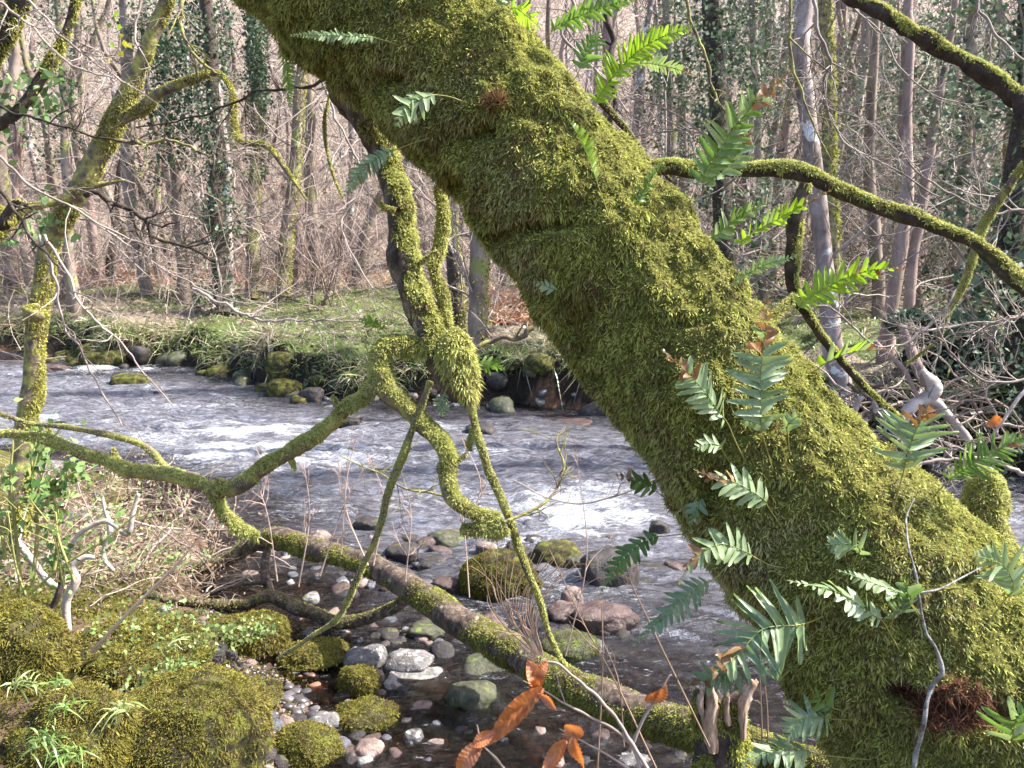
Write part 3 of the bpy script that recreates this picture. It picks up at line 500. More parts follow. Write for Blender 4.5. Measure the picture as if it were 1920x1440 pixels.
# ------------------------------------------------------------------ beech twigs with dead orange leaves
def beech(nm, P, ang, ln, wd, parent, tilt=0., fold=.3, seed=0):
    r_ = np.random.default_rng(seed); nL, nW = 29, 7; V = []; Q = []
    for i in range(nL):
        t = i/(nL-1); hw = .5*math.sin(math.pi*min(1, t*.97+.03))**.75
        for j in range(nW):
            s = (j-3)/3; z = fold*abs(s)*hw+.05*math.cos(t*58-abs(s)*5)*(.3+abs(s))*.7+.16*math.sin(t*3.4+seed)*(.5+t)+.07*s*math.sin(t*5+seed*2); V.append((t, s*hw*(1+.05*math.cos(i*1.9)*abs(s)), z))
    for i in range(nL-1):
        for j in range(nW-1): a = i*nW+j; Q.append((a, a+1, a+nW+1, a+nW))
    me = mesh('leaf', V, Q, None, FM['beech'])
    x = nrm(R*math.cos(ang)+U*math.sin(ang)-F*.25*math.sin(tilt)); N = nrm(-F+.5*math.sin(tilt)*U); N = nrm(N-x*np.dot(N, x)); Nr = math.cos(tilt)*N+math.sin(tilt)*np.cross(x, N); y = np.cross(Nr, x)
    return unit_obj('leaf', me, mat3(x*ln, y*wd, Nr*ln*.8, P), parent)
DB = 1.05
bt = empty('beech_twig', pt(1215, 1450, DB), 'bare beech twig with orange dead leaves hanging low over the water', 'twig')
g_ = G()
for px, r0, r1 in [([(1230, 1470), (1190, 1400), (1150, 1340), (1100, 1290), (1050, 1250), (1022, 1240)], 4.5, 2), ([(1205, 1450), (1180, 1390), (1120, 1350), (1060, 1320), (1035, 1305), (980, 1275)], 3.5, 1.5), ([(1060, 1320), (1045, 1275), (1040, 1250)], 1.6, 1),
                   ([(1180, 1440), (1130, 1410), (1080, 1385), (1050, 1365)], 2.4, 1.4), ([(960, 1460), (935, 1430), (905, 1395), (895, 1360)], 2.6, 1.6)]:
    V, Q, T = tube(pts(px, DB), np.linspace(r0, r1, len(px))/FPX*DB, 50, 6, .25, 90., jit=1.5); g_.add(V, Q, T)
part('stem', g_, M_twig, bt)
for q, (u0, v0, u1, v1, wpx, tl, fo) in enumerate([(1012, 1290, 990, 1236, 42, .2, .3), (1000, 1268, 1028, 1240, 30, .5, .2), (1020, 1290, 900, 1395, 46, .35, .35), (992, 1292, 1012, 1276, 26, .3, .3), (1006, 1300, 1046, 1324, 20, .7, .2), (925, 1372, 888, 1398, 30, .3, .4), (905, 1388, 858, 1442, 40, .2, .35),
                                                  (1060, 1358, 1092, 1382, 44, .4, .3), (1076, 1378, 1088, 1440, 30, .6, .3), (1062, 1388, 1018, 1442, 36, .4, .4)]):
    ln = math.hypot(u1-u0, v1-v0)/FPX*DB*.98; beech('leaf', pt(u0, v0, DB-.004*q), math.atan2(-(v1-v0), u1-u0), ln, wpx/FPX*DB*.82, bt, tl, fo, q)
b2 = empty('beech_twig', pt(1190, 1400, 1.1), 'short upright twig with one curled orange leaf in front of the mossy log', 'twig')
V, Q, T = tube(pts([(1180, 1410), (1205, 1350), (1228, 1315), (1250, 1275), (1258, 1265)], 1.1), [.0028, .0022, .002, .0014, .001], 40, 6, .2, 90.); part('stem', (V, Q, T, None), M_twig, b2)
beech('leaf', pt(1212, 1318, 1.1), .95, .042, .026, b2, .5, .5, 5); beech('leaf', pt(1225, 1305, 1.1), .5, .022, .02, b2, .9, .4, 8)
b3 = empty('dead_leaf_twig', pt(1920, 790, 1.9), 'pale twig at the right edge holding one curled orange leaf', 'twig')
V, Q, T = tube(pts([(1960, 700), (1915, 740), (1880, 790), (1850, 830), (1820, 860)], 1.9), [.005, .005, .004, .003, .002], 40, 6, .2, 60.); part('stem', (V, Q, T, None), M_bleached, b3)
beech('leaf', pt(1848, 797, 1.89), .5, .040, .034, b3, .7, .5, 3)
# ------------------------------------------------------------------ fallen log over the stream edge
def z_at(u, v, z): return axd(plane_hit(u, v, z))
lp = [(478, 1008), (520, 1008), (600, 1030), (690, 1058), (755, 1092), (845, 1150), (945, 1218), (1050, 1272), (1150, 1315), (1250, 1350), (1335, 1380), (1420, 1402), (1520, 1432), (1640, 1470)]
ld = np.interp(range(14), [0, 4, 8, 13], [5.0, 4.15, 3.25, 2.5]); lr = np.array([14, 20, 20, 21, 24, 28, 30, 31, 32, 33, 33, 30, 26, 24])
LG = empty('fallen_log', pt(1335, 1380, ld[10]), 'long fallen trunk slanting over the stream stones, bark bare above and mossed towards the right', 'log')
Pl = np.array([pt(a[0], a[1], q) for a, q in zip(lp, ld)])
Vl, Ql, Tl = tube(Pl, lr/FPX*ld, 260, 40, .10, 9., 40, True, .04, .25); part('trunk', (Vl, Ql, Tl, None), M_bark, LG)
PALg = [MR*.9, MY*.8, MR, MB]
mkl = lambda c, nn: np.clip(sm(-.25, .25, fbm(c*np.array([6, 6, 9.]), 3, 55)+.75*sm(-1.0, .8, c[:, 0])-.28-.2*sm(.2, .9, nn[:, 2])*sm(.6, -.8, c[:, 0])), .0, 1)
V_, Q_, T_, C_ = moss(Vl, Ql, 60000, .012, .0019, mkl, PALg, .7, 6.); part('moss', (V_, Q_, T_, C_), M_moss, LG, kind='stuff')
def lbranch(px, dd, rp, n=70, label=None, mat=M_bark, nm=0, seed=0):
    ds = np.interp(np.linspace(0, 1, len(px)), np.linspace(0, 1, len(dd)), dd); rp = np.interp(np.linspace(0, 1, len(px)), np.linspace(0, 1, len(rp)), rp)
    V, Q, T = tube(np.array([pt(a[0], a[1], q) for a, q in zip(px, ds)]), rp/FPX*ds, n, 14, .14, 12., seed, True, .05, .3); o = part('branch', (V, Q, T, None), mat, LG, label=label)
    if nm: part('moss', moss(V, Q, nm, .012, .002, lambda c, nn: sm(0, .5, nn[:, 2]+.4*fbm(c*6, 2, 5)), PALg, .6, 6.), M_moss, o, kind='stuff')
lbranch([(530, 1012), (480, 1020), (430, 1045), (385, 1062), (350, 1070)], (4.95, 5.1), (22, 17, 14, 12, 9), label='stub end reaching left into the dead stems', nm=1200, seed=41)
lbranch([(505, 1020), (497, 1050), (497, 1085), (508, 1112)], (4.9, 4.7), (9, 8, 8, 9), 40, seed=42)
lbranch([(270, 1112), (330, 1125), (400, 1136), (460, 1132), (505, 1116), (560, 1140), (620, 1162), (680, 1162), (730, 1145), (765, 1118)], (4.7, 4.6, 4.2), (8, 9, 10, 10, 12, 13, 13, 12, 12, 12), 130, label='lower limb curving back to the log', nm=3500, seed=43)
lbranch([(395, 1113), (430, 1100), (470, 1094), (500, 1093)], (4.7, 4.7), (3, 3, 4), 30, mat=M_darkbark, seed=44)
# splintered snag standing on the log
SG = lambda u, v, d=2.62: pt(u, v, d)
def snag():
    g = G(); n = 26; k = 30; rows = []
    for i in range(n):
        t = i/(n-1); v = 1470-t*165; r = (58-12*t)/FPX*2.62; c = SG(1352+4*math.sin(t*5), v, 2.66)
        for j in range(k):
            a = j/k*2*math.pi; p = c+R*r*math.cos(a)-F*r*.8*math.sin(a); top = .05*abs(vn(np.array([[math.cos(a)*2.3+3, math.sin(a)*2.3, 4.]]), 5)[0])
            p = p+U*(top*t*t*1.6-.03*t*t)+nrm(R*math.cos(a)-F*math.sin(a))*(.010*vn(np.array([[math.cos(a)*3, math.sin(a)*3, t*2.]]), 8)[0]); rows.append(p)
    V = np.array(rows); i = np.arange(n-1)[:, None]*k; j = np.arange(k)[None]; Q = np.stack([i+j, i+(j+1) % k, i+k+(j+1) % k, i+k+j], -1).reshape(-1, 4)
    ctr = len(V); V = np.vstack([V, SG(1352, 1318, 2.66)]); T = np.stack([np.full(k, ctr), (n-1)*k+np.arange(k), (n-1)*k+(np.arange(k)+1) % k], -1)
    Q = Q[:, ::-1]; T = T[:, ::-1]; o = part('snag', (V, Q, T, None), M_darkbark, LG, label='broken splintered upright stub on the log')
    part('moss', moss(V, Q, 9000, .012, .002, lambda c, nn: sm(-.1, .4, fbm(c*13, 2, 6)), PALg, .8, 9.), M_moss, o, kind='stuff')
    for (px, wpx) in [([(1338, 1412), (1332, 1360), (1336, 1318), (1330, 1284)], (20, 27, 24, 8)), ([(1394, 1385), (1392, 1338), (1402, 1304), (1416, 1278)], (12, 18, 20, 14)), ([(1366, 1360), (1362, 1330), (1366, 1306)], (12, 12, 5)), ([(1316, 1340), (1314, 1318), (1318, 1298)], (10, 10, 4))]:
        P = crom(np.hstack([pts(px, 2.585), np.array(wpx)[:, None]]), 18); rows = []; q = rng.random()*9
        for a in range(18):
            hw = P[a, 3]/2/FPX*2.6; c0 = P[a, :3]
            for b in range(7): f = b/3-1; rows.append(c0+R*hw*f*(1+.25*vn(np.array([[a*.9+q, f*2, 1.]]), 3)[0])-F*(.010*(1-f*f)+.004*vn(np.array([[f*6+q, a*.25, 2.]]), 9)[0])+U*(.008*vn(np.array([[f*5+q, 3., 4.]]), 4)[0]*(a > 15)))
        n0 = len(rows); V = np.array(rows); V = np.vstack([V, V+F*.03]); Q = []
        for a in range(17):
            for b in range(6): i0 = a*7+b; Q += [(i0, i0+1, i0+8, i0+7), (n0+i0, n0+i0+7, n0+i0+8, n0+i0+1)]
            Q += [(a*7, a*7+7, n0+a*7+7, n0+a*7), (a*7+6, n0+a*7+6, n0+a*7+13, a*7+13)]
        for b in range(6): i0 = 17*7+b; Q.append((i0, i0+1, n0+i0+1, n0+i0))
        part('splinter', (V, Q, None, None), M_splint, o)
snag()
# ------------------------------------------------------------------ twig growth engine
def grow(s, d, L, r, N, wig, trop=(0, 0, 0), taper=.35):
    M = len(s); P = np.zeros((M, N, 3)); P[:, 0] = s; dd = nrm(d); tr = np.asarray(trop, float)
    for i in range(1, N): dd = nrm(dd+wig*rng.normal(size=(M, 3))+tr/N); P[:, i] = P[:, i-1]+dd*(L/(N-1))[:, None]
    return P, r[:, None]*np.linspace(1, taper, N)[None]
def spawn(P, Rr, L, nc, t0, t1, ang, lr, rr):
    M, N, _ = P.shape; idx = np.repeat(np.arange(M), nc); t = t0+(t1-t0)*rng.random(M*nc); f = t*(N-1); i = np.minimum(f.astype(int), N-2); q = (f-i)[:, None]
    s = P[idx, i]*(1-q)+P[idx, i+1]*q; T = nrm(P[idx, i+1]-P[idx, i]); pr = nrm(np.cross(T, rng.normal(size=T.shape))); a = (ang*(.7+.6*rng.random(M*nc)))[:, None]
    return s, T*np.cos(a)+pr*np.sin(a), L[idx]*lr*(.5+.8*rng.random(M*nc))*(1.1-.5*t), np.maximum(Rr[idx, i]*rr, .0004)
def spray(P, Rr, L, levels, k=4, wig=.22, trop=(0, 0, 0), g=None, col=None, ns=7):
    """P main (M,N,3); levels [(nc,ang,lr,rr)...]"""
    g = g or G()
    for (nc, ang, lr, rr) in levels:
        s, d, L2, r2 = spawn(P, Rr, L, nc, .12, .98, ang, lr, rr); P, Rr = grow(s, d, L2, r2, ns, wig, trop); L = L2; V, Q = tubes(P, Rr, k)
        c = None if col is None else np.repeat(col[0]+(col[1]-col[0])*rng.random((len(P), 1)), P.shape[1]*k, 0)*(.8+.4*rng.random((len(V), 1))*0+.2)
        g.add(V, Q, None, c)
    return g
# thin overhead branches, each with its twigs
tcount = 0
def thinbranch(label, px, d, r, mat=M_twig, levels=((7, .8, .35, .5), (3, .8, .5, .7)), group=None, name='bare_branch', moss_=0, wig=.2, trop=(0, 0, 0), cat='branch', dj=.0):
    P0 = pts(px, d[0], d[-1]); PR = crom(np.hstack([P0, np.interp(np.linspace(0, 1, len(px)), [0, 1], r)[:, None]]), 50); p = PR[:, :3]; rr = PR[:, 3]/FPX*np.mean(d)*.68
    p = p+rr[:, None]*2.2*np.stack([fbm(p*14+q*7, 2, q) for q in range(3)], -1); L = np.linalg.norm(np.diff(p, axis=0), axis=1).sum()
    th = empty(name, p[0], label, cat, group); V, Q = tubes(p[None], rr[None], 7); part('stem', (V, Q, None, None), mat, th)
    if levels: part('twigs', spray(p[None], rr[None], np.array([L]), levels, 4, wig, trop), mat, th, kind='stuff')
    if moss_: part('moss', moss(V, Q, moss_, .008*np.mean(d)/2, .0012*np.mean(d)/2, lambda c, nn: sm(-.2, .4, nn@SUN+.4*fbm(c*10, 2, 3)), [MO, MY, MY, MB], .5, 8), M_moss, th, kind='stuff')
    return th
DK = M_darkbark; LV = ((11, .8, .4, .6), (5, .8, .5, .7)); LS = ((7, .9, .3, .65), (3, .9, .5, .7)); LM = ((16, .85, .34, .6), (6, .85, .5, .7), (2, .9, .5, .8))
for a in [
 ('thin dark branch sloping from the top left corner to the lit leaning tree', [(-20, -10), (60, 55), (130, 120), (215, 145)], (3.2,), (4, 2.5), M_twig, LV),
 ('pale thin branch curving from the top left past the yellow leaves', [(30, -20), (110, 55), (190, 125), (270, 175)], (3.4,), (4, 2), M_twig, LV),
 ('dark twig branch crossing behind the leaning tree at ivy height', [(-20, 195), (80, 225), (160, 250), (240, 268)], (3.0,), (4, 2.5), DK, LV),
 ('long pale branch falling from the left edge towards the far bank', [(-20, 280), (70, 355), (160, 405), (240, 450), (330, 475)], (3.1,), (4, 2), M_twig, LV),
 ('thick stemmed dark branch at the left edge running down past the trunk', [(-10, 340), (30, 400), (60, 450), (110, 500)], (2.8,), (6, 3), DK, LS),
 ('dark fine branch reaching left from under the big trunk', [(615, 150), (560, 162), (500, 170), (420, 200), (340, 225), (255, 240)], (2.4, 2.8), (4.5, 2), DK, LS),
 ('dark branch right of the leaning tree, bending down beside the bracken', [(160, 365), (235, 385), (270, 410), (295, 450), (350, 465), (400, 485)], (4.2,), (8, 3), DK, LV),
 ('bright lichened branch curving in front of the ivy trunks', [(215, 262), (270, 265), (320, 268), (392, 292)], (4.6,), (6, 3), M_mossbark, LS),
 ('thin branch dangling from the top edge beside the leaning tree', [(268, -20), (256, 50), (262, 90), (282, 132)], (3.2,), (4, 2), M_twig, LS),
 ('curving thin branch over the top of the far ivy tree', [(345, -20), (342, 60), (372, 110), (410, 140)], (4.0,), (5, 4), M_mossbark, LV),
 ('long drooping pale stem hanging from the leaning tree over the river', [(75, 440), (100, 520), (118, 600), (165, 690), (205, 760), (232, 800)], (3.4,), (4, 2), M_twig, LS),
 ('second drooping stem right of it, ending above the midstream rock', [(85, 440), (130, 530), (165, 590), (230, 645), (270, 700), (325, 760)], (3.4,), (4, 1.5), M_twig, LS),
 ('horizontal pale branch across the foot of the three far trunks', [(360, 540), (450, 585), (520, 600), (600, 600), (700, 605)], (9.,), (5, 2), M_twig, LV),
 ('thin mossy branch angled behind the big trunk beneath the burr', [(870, 672), (940, 635), (1000, 605)], (3.,), (6, 8), M_mossbark, ((3, .8, .3, .5),)),
 ('yellow lichened twig forking upward from the arm over the rapids', [(940, 985), (1000, 955), (1045, 915), (1055, 870), (1042, 830), (1060, 800)], (1.9, 2.1), (5, 2), M_mossbark, LV),
 ('dark twig arching over the rapids to the left flank of the trunk', [(960, 900), (1030, 935), (1100, 945), (1180, 920), (1230, 900)], (1.9,), (1.5, 3), M_twig, LS),
 ('thin twig crossing the stream behind the green hanging stem', [(640, 855), (700, 885), (760, 915), (850, 935)], (2.1,), (1.5, 3.5), M_mossbark, LV),
 ('long thin branch hanging before the pale lichened tree', [(1478, -20), (1482, 100), (1500, 170), (1520, 230), (1550, 290)], (2.6,), (5, 2), M_mossbark, LV),
 ('branch with fine arching twigs right of the pale lichened tree', [(1525, -20), (1535, 60), (1560, 120), (1545, 190), (1590, 270), (1680, 320), (1760, 370)], (2.8,), (5, 2), M_twig, LM),
 ('dark branch dropping from the top just right of the dark pole', [(1285, -20), (1300, 50), (1330, 130), (1345, 190), (1390, 240)], (2.6,), (5, 3), M_mossbark, LS),
 ('dark fine branch spreading under the right bough', [(1600, 10), (1650, 60), (1690, 130), (1760, 180), (1850, 200)], (2.5,), (3, 1.5), M_twig, LV),
 ('thin branch hanging at the top right corner behind the bough', [(1820, -20), (1850, 40), (1890, 90), (1940, 120)], (2.8,), (5, 3), M_twig, LV),
 ('many twigged branch sweeping under the dangling right fork', [(1800, 540), (1760, 590), (1700, 640), (1650, 650), (1560, 580), (1500, 570)], (2.9,), (5, 2), M_twig, LM),
 ('fine branched spray at the right edge above the pale roots', [(1960, 560), (1880, 600), (1800, 610), (1720, 620), (1650, 600)], (2.7,), (5, 2), M_twig, LM),
 ('twiggy branch rising before the dark laurel bush', [(1960, 700), (1880, 720), (1820, 700), (1770, 640), (1745, 590)], (2.6,), (4, 2), M_twig, LM),
 ('branch with dead twigs lying across the dark bank at right', [(1950, 900), (1870, 870), (1790, 860), (1700, 880), (1640, 905)], (3.4,), (7, 4), M_twig, LM),
 ('fine twigs spreading above the bright fern on the right', [(1960, 380), (1860, 400), (1760, 350), (1680, 280), (1620, 220)], (3.1,), (4, 2), M_twig, LM),
 ('slim pole like branch standing behind the bright fern', [(1140, -20), (1143, 100), (1146, 250)], (2.6,), (8, 8), DK, ((4, .9, .25, .5), (3, .9, .5, .7))),
 ('thin lit stem just right of the slim dark pole', [(1060, -20), (1075, 20), (1055, 70), (1095, 110), (1145, 160), (1180, 210)], (3.,), (5, 3), M_twig, LV),
 ('twiggy branch between the big trunk and the hanging limb', [(560, 30), (620, 200), (680, 330), (640, 430), (700, 540)], (4.2,), (4, 2), M_twig, LV),
 ('bare branch curving over the grassy far bank', [(100, 400), (180, 420), (300, 500), (420, 560), (500, 570)], (6.5,), (3, 1.5), M_twig, LV),
]: thinbranch(*a)
# ------------------------------------------------------------------ the lit leaning tree on the left
LT = empty('leaning_tree', ground_hit(45, 900), 'slim tree at left with bright yellow moss patches, leaning right over the river', 'tree')
dl = 5.2
def ltree(px, dd, rp, n, k, nm, label, name, seed, mat=M_mossbark):
    ds = np.interp(np.linspace(0, 1, len(px)), np.linspace(0, 1, len(dd)), dd); rp = np.interp(np.linspace(0, 1, len(px)), np.linspace(0, 1, len(rp)), rp)
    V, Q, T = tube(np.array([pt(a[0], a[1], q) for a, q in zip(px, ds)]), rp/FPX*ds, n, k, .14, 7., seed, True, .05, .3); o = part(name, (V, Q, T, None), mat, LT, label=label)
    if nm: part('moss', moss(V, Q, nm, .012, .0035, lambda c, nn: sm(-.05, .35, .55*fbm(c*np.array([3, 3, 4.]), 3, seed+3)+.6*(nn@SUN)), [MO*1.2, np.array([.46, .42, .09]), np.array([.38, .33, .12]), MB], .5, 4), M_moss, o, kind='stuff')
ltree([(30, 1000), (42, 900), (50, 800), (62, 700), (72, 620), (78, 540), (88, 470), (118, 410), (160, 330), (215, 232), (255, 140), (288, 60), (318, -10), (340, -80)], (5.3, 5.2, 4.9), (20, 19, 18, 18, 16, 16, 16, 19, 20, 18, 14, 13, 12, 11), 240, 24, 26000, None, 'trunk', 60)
ltree([(62, 600), (70, 588), (72, 575)], (5.08, 5.08), (14, 20, 13), 20, 18, 1500, 'mossy swelling on the trunk', 'burr', 61)
ltree([(228, 225), (262, 205), (300, 175), (345, 158), (405, 138), (435, 175), (440, 240), (455, 268), (500, 275), (540, 325), (575, 375)], (5.0, 4.6), (10, 11, 9, 8, 6, 5, 6, 5, 5, 4, 2), 150, 12, 8000, 'crooked mossy branch reaching right', 'branch', 62)
ltree([(160, 345), (120, 372), (75, 385), (40, 400), (0, 440), (-40, 470)], (5.0, 4.8), (9, 9, 8, 8, 10, 12), 70, 10, 3000, None, 'branch', 63)
ltree([(170, 350), (200, 345), (232, 338)], (5., 5.), (5, 4, 2), 20, 8, 200, None, 'branch', 64)
LT2 = empty('ivied_tree', ground_hit(-60, 900), 'dark moss and ivy clad tree filling the top left corner', 'tree'); LT_ = LT; LT = LT2
ltree([(-190, 900), (-120, 480), (-60, 250), (-20, 120), (20, 50), (60, -50)], (3.9, 3.7), (30, 26, 22, 19, 18, 18), 150, 22, 14000, None, 'trunk', 65, M_darkbark)
ltree([(-30, 250), (30, 215), (80, 140), (125, 50), (150, -50)], (3.75, 3.75), (9, 10, 9, 8, 7), 60, 16, 2500, None, 'branch', 66, M_darkbark)
ltree([(-60, 440), (0, 400), (10, 420), (30, 380), (60, 390)], (3.75, 3.6), (14, 16, 14, 6, 3), 60, 14, 3000, None, 'branch', 67, M_darkbark)
# ------------------------------------------------------------------ leaf clouds
def leaves(p, size, col0, col1, nrmbias=None, jit=.9, asp=.8):
    M = len(p); n = nrm((np.array([0, -.3, .6]) if nrmbias is None else nrmbias)+jit*rng.normal(size=(M, 3))); x = nrm(np.cross(n, rng.normal(size=(M, 3)))); y = np.cross(n, x); s = (size*(.6+.8*rng.random(M)))[:, None]
    rows = [p-x*s*.5, p-x*s*.1+y*s*.45*asp, p+x*s*.6-n*s*.12, p-x*s*.1-y*s*.45*asp]; c = col0+(col1-col0)*rng.random((M, 1)); c = c*(.7+.6*rng.random((M, 1)))
    o = np.arange(M)[:, None]*4; return np.stack(rows, 1).reshape(-1, 3), None, np.concatenate([o+np.array([[0, 1, 2]]), o+np.array([[0, 2, 3]])]), np.repeat(c, 4, 0)
IV0, IV1 = np.array([.05, .085, .045]), np.array([.17, .23, .13])
def cloud(path, rad, n, t0=0, t1=1, clump=.5):      # points around a polyline
    t = t0+(t1-t0)*rng.random(n); m_ = len(path)-1; f = t*m_; i = np.minimum(f.astype(int), m_-1); q = (f-i)[:, None]; c = path[i]*(1-q)+path[i+1]*q; r = rad*(.35+.75*rng.random(n)**.6)
    o = nrm(rng.normal(size=(n, 3)))*r[:, None]; p = c+o; k = 1+clump*fbm(p*1.6, 2, 5); p = c+o*k[:, None]; return p[fbm(p*1.3+7, 3, 15) > -.28]
pi = cloud(pts([(0, 235), (50, 205), (80, 160)], 3.7), .15, 240); pi = np.vstack([pi, cloud(pts([(30, 120), (100, 260), (50, 330), (100, 440)], 4.), .28, 150), cloud(pts([(20, 420), (70, 440), (110, 430)], 4.), .12, 50)])
part('ivy', leaves(pi, .045, np.array([.09, .17, .05]), np.array([.22, .33, .12])), M_ivy, LT2, kind='stuff')
LT = LT_
yl = empty('leafy_twig', pt(215, 50, 3.4), 'thin twig near the leaning tree carrying a few yellow and green leaves', 'twig')
V, Q = tubes(crom(pts([(205, -20), (215, 40), (225, 80), (208, 120)], 3.4), 20)[None], np.full((1, 20), .003), 5); part('stem', (V, Q, None, None), M_twig, yl)
lfm = mesh('leaf', [(0, 0, 0), (.35, .38, .05), (.35, 0, -.04), (.35, -.38, .05), (1, 0, 0)], None, [(0, 2, 1), (0, 3, 2), (2, 4, 1), (2, 3, 4)], FM['bright'])
ylm = colmesh_leafmat('yellow_leaf', (.55, .48, .03), (.65, .60, .08), .5, .04)
for u, v, y_ in [(215, 28, 0), (205, 42, 0), (225, 45, 0), (220, 70, 1), (232, 75, 1), (240, 80, 1), (215, 90, 0), (222, 95, 1), (207, 116, 1), (222, 22, 0)]:
    x = nrm(rng.normal(size=3)+np.array([.3, 0, -.3])); n_ = nrm(-F+.5*rng.normal(size=3)); n_ = nrm(n_-x*np.dot(n_, x)); unit_obj('leaf', lfm, mat3(x*.035, np.cross(n_, x)*.035, n_*.035, pt(u, v, 3.4)), yl, ylm if y_ else None)
# ------------------------------------------------------------------ far trees
def ftree(label, px, rp, mat=M_farbark, ivy=None, twigs=(6, 4, 3), name='bare_tree', group=None, mossn=0, depth=None, crown=.9, ivr=.45, vb=None, cat='tree'):
    u0, v0 = px[0]; b = ground_hit(u0, v0); d = depth or axd(b); px = [(u0, v0+12/ (d/10))]+list(px)
    P = pts(px, d); P[0, 2] = min(P[0, 2], gh(P[0, 0], P[0, 1])-.1)
    r = np.interp(np.linspace(0, 1, len(px)), np.linspace(0, 1, len(rp)), rp)/FPX*d; r[0] *= 1.5
    if P[-1, 2] < 7: P = np.vstack([P, P[-1]+(P[-1]-P[-2])*1.0+[0, 0, 3]]); r = np.append(r, r[-1]*.6)
    th = empty(name, (P[0, 0], P[0, 1], gh(P[0, 0], P[0, 1])), label, cat, group)
    V, Q, T = tube(P, r, 50, 12, .12, 3., int(u0), True, 0, .3); part('trunk', (V, Q, T, None), mat, th)
    p = crom(P, 12)
    if twigs:
        L = np.array([np.linalg.norm(np.diff(p, axis=0), axis=1).sum()]); rr = np.linspace(r[1], r[-1], 12)*.5
        part('crown', spray(p[None], rr[None], L*.45*crown, [(twigs[0]*3, 1.1, .6, .38), (twigs[1], .8, .5, .55), (twigs[2], .8, .55, .6)], 3, .2, (0, 0, .3)), M_twig, th, kind='stuff')
    if ivy: part('ivy', leaves(cloud(crom(P, 30), ivr, ivy[0], ivy[1], ivy[2], .95), .07, IV0, IV1), M_ivy, th, kind='stuff')
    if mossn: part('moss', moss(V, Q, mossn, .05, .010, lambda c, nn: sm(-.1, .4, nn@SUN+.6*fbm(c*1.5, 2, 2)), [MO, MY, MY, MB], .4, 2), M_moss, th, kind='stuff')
    return th
FT = ftree
FT('ivy smothered tree left of the hanging limb, base on the grassy bank', [(412, 585), (408, 480), (405, 380), (408, 280), (400, 150), (385, -40)], (17, 14, 12, 11), M_darkbark, ivy=(5200, .15, 1.0), ivr=.42)
FT('pale stem rising beside the ivy smothered tree', [(432, 580), (428, 450), (425, 350), (418, 250), (390, 60), (370, -60)], (9, 8, 7), M_palebark, twigs=(3, 3, 2))
FT('half mossy tree with ivy high on it, right of the ivy smothered tree', [(470, 560), (474, 450), (478, 340), (482, 200), (476, 60), (470, -50)], (12, 11, 10, 9), ivy=(3500, .5, 1.0), ivr=.30, mossn=2500)
FT('brown trunk leaning slightly right behind the thin branch', [(530, 560), (540, 450), (552, 330), (562, 200), (568, 0)], (17, 13, 11, 9), mossn=2500)
FT('reddish smooth trunk close behind the brown one', [(548, 545), (560, 420), (570, 300), (575, 150), (580, -40)], (11, 10, 9, 8), M_pinkbark)
FT('dark mossy trunk seen between hanging limb and big trunk', [(862, 640), (852, 540), (846, 440), (838, 330), (830, 200)], (19, 14, 13, 11), M_darkbark, mossn=2500)
FT('stout bark trunk just left of the big trunk on the far bank', [(896, 650), (897, 560), (903, 470), (895, 400), (880, 250)], (20, 18, 17, 16), M_farbark, mossn=1500)
FT('dark short stump like tree in the bracken at left', [(206, 536), (206, 500), (212, 440), (225, 330), (240, 200)], (10, 8, 6, 4), M_darkbark, twigs=(5, 4, 3))
FT('pale grey tree blotched with white lichen right of the ferns', [(1585, 742), (1570, 690), (1556, 620), (1550, 540), (1540, 430), (1528, 320), (1518, 200), (1505, 90), (1512, -40)], (27, 19, 18, 17, 16, 15, 15), M_palebark, twigs=(3, 3, 3))
FT('yellow lit mossy tree behind the pale lichened one', [(1560, 600), (1560, 450), (1556, 300), (1552, 150), (1548, -40)], (14, 13, 12, 11), M_mossbark, mossn=3000, depth=11)
FT('dark tree bulging with ivy behind the scorched fern', [(1365, 600), (1358, 470), (1350, 330), (1342, 150), (1335, -60)], (20, 18, 17, 16), M_darkbark, ivy=(5200, .3, 1.0), ivr=.75, depth=11)
FT('peeling reddish tree in front of ivy at right', [(1668, 600), (1688, 480), (1700, 350), (1702, 200), (1705, 60), (1706, -60)], (13, 12, 9, 8), M_pinkbark, depth=9.5, twigs=(4, 3, 3))
FT('leaning tree with shredded bark right of the peeling one', [(1705, 560), (1722, 420), (1740, 300), (1760, 180), (1785, 40)], (11, 10, 9, 6), M_pinkbark, depth=10.5, ivy=(900, .5, 1), ivr=.4)
FT('ivy column tree near the right edge', [(1790, 560), (1800, 450), (1812, 330), (1820, 150), (1830, -60)], (13, 12, 10, 9), M_farbark, ivy=(4200, .2, 1.0), ivr=.6, depth=13)
FT('mossy trunk leaning left at the right rear', [(1832, 600), (1850, 540), (1872, 440), (1890, 330), (1900, 200)], (13, 11, 9), M_mossbark, mossn=1500)
FT('huge ivy covered tree at the right edge', [(1912, 770), (1908, 600), (1905, 420), (1925, 200), (1935, -80)], (28, 24, 22, 20), M_darkbark, ivy=(7000, .12, 1.0), ivr=.65, depth=7.5)
FT('brown trunk rising from the bank behind the dangling branch', [(1650, 640), (1648, 540), (1640, 430), (1630, 300)], (14, 12, 10), M_farbark, depth=12)
FT('paired slim trunk behind the right arm', [(1720, 560), (1715, 500), (1700, 420), (1690, 300)], (15, 12, 8), M_farbark, depth=14)
FT('thin ivy tree between the bright fern and the pale tree', [(1430, 560), (1428, 400), (1420, 200), (1410, -40)], (9, 8, 7), M_farbark, ivy=(3500, .3, 1.0), ivr=.5, depth=15)
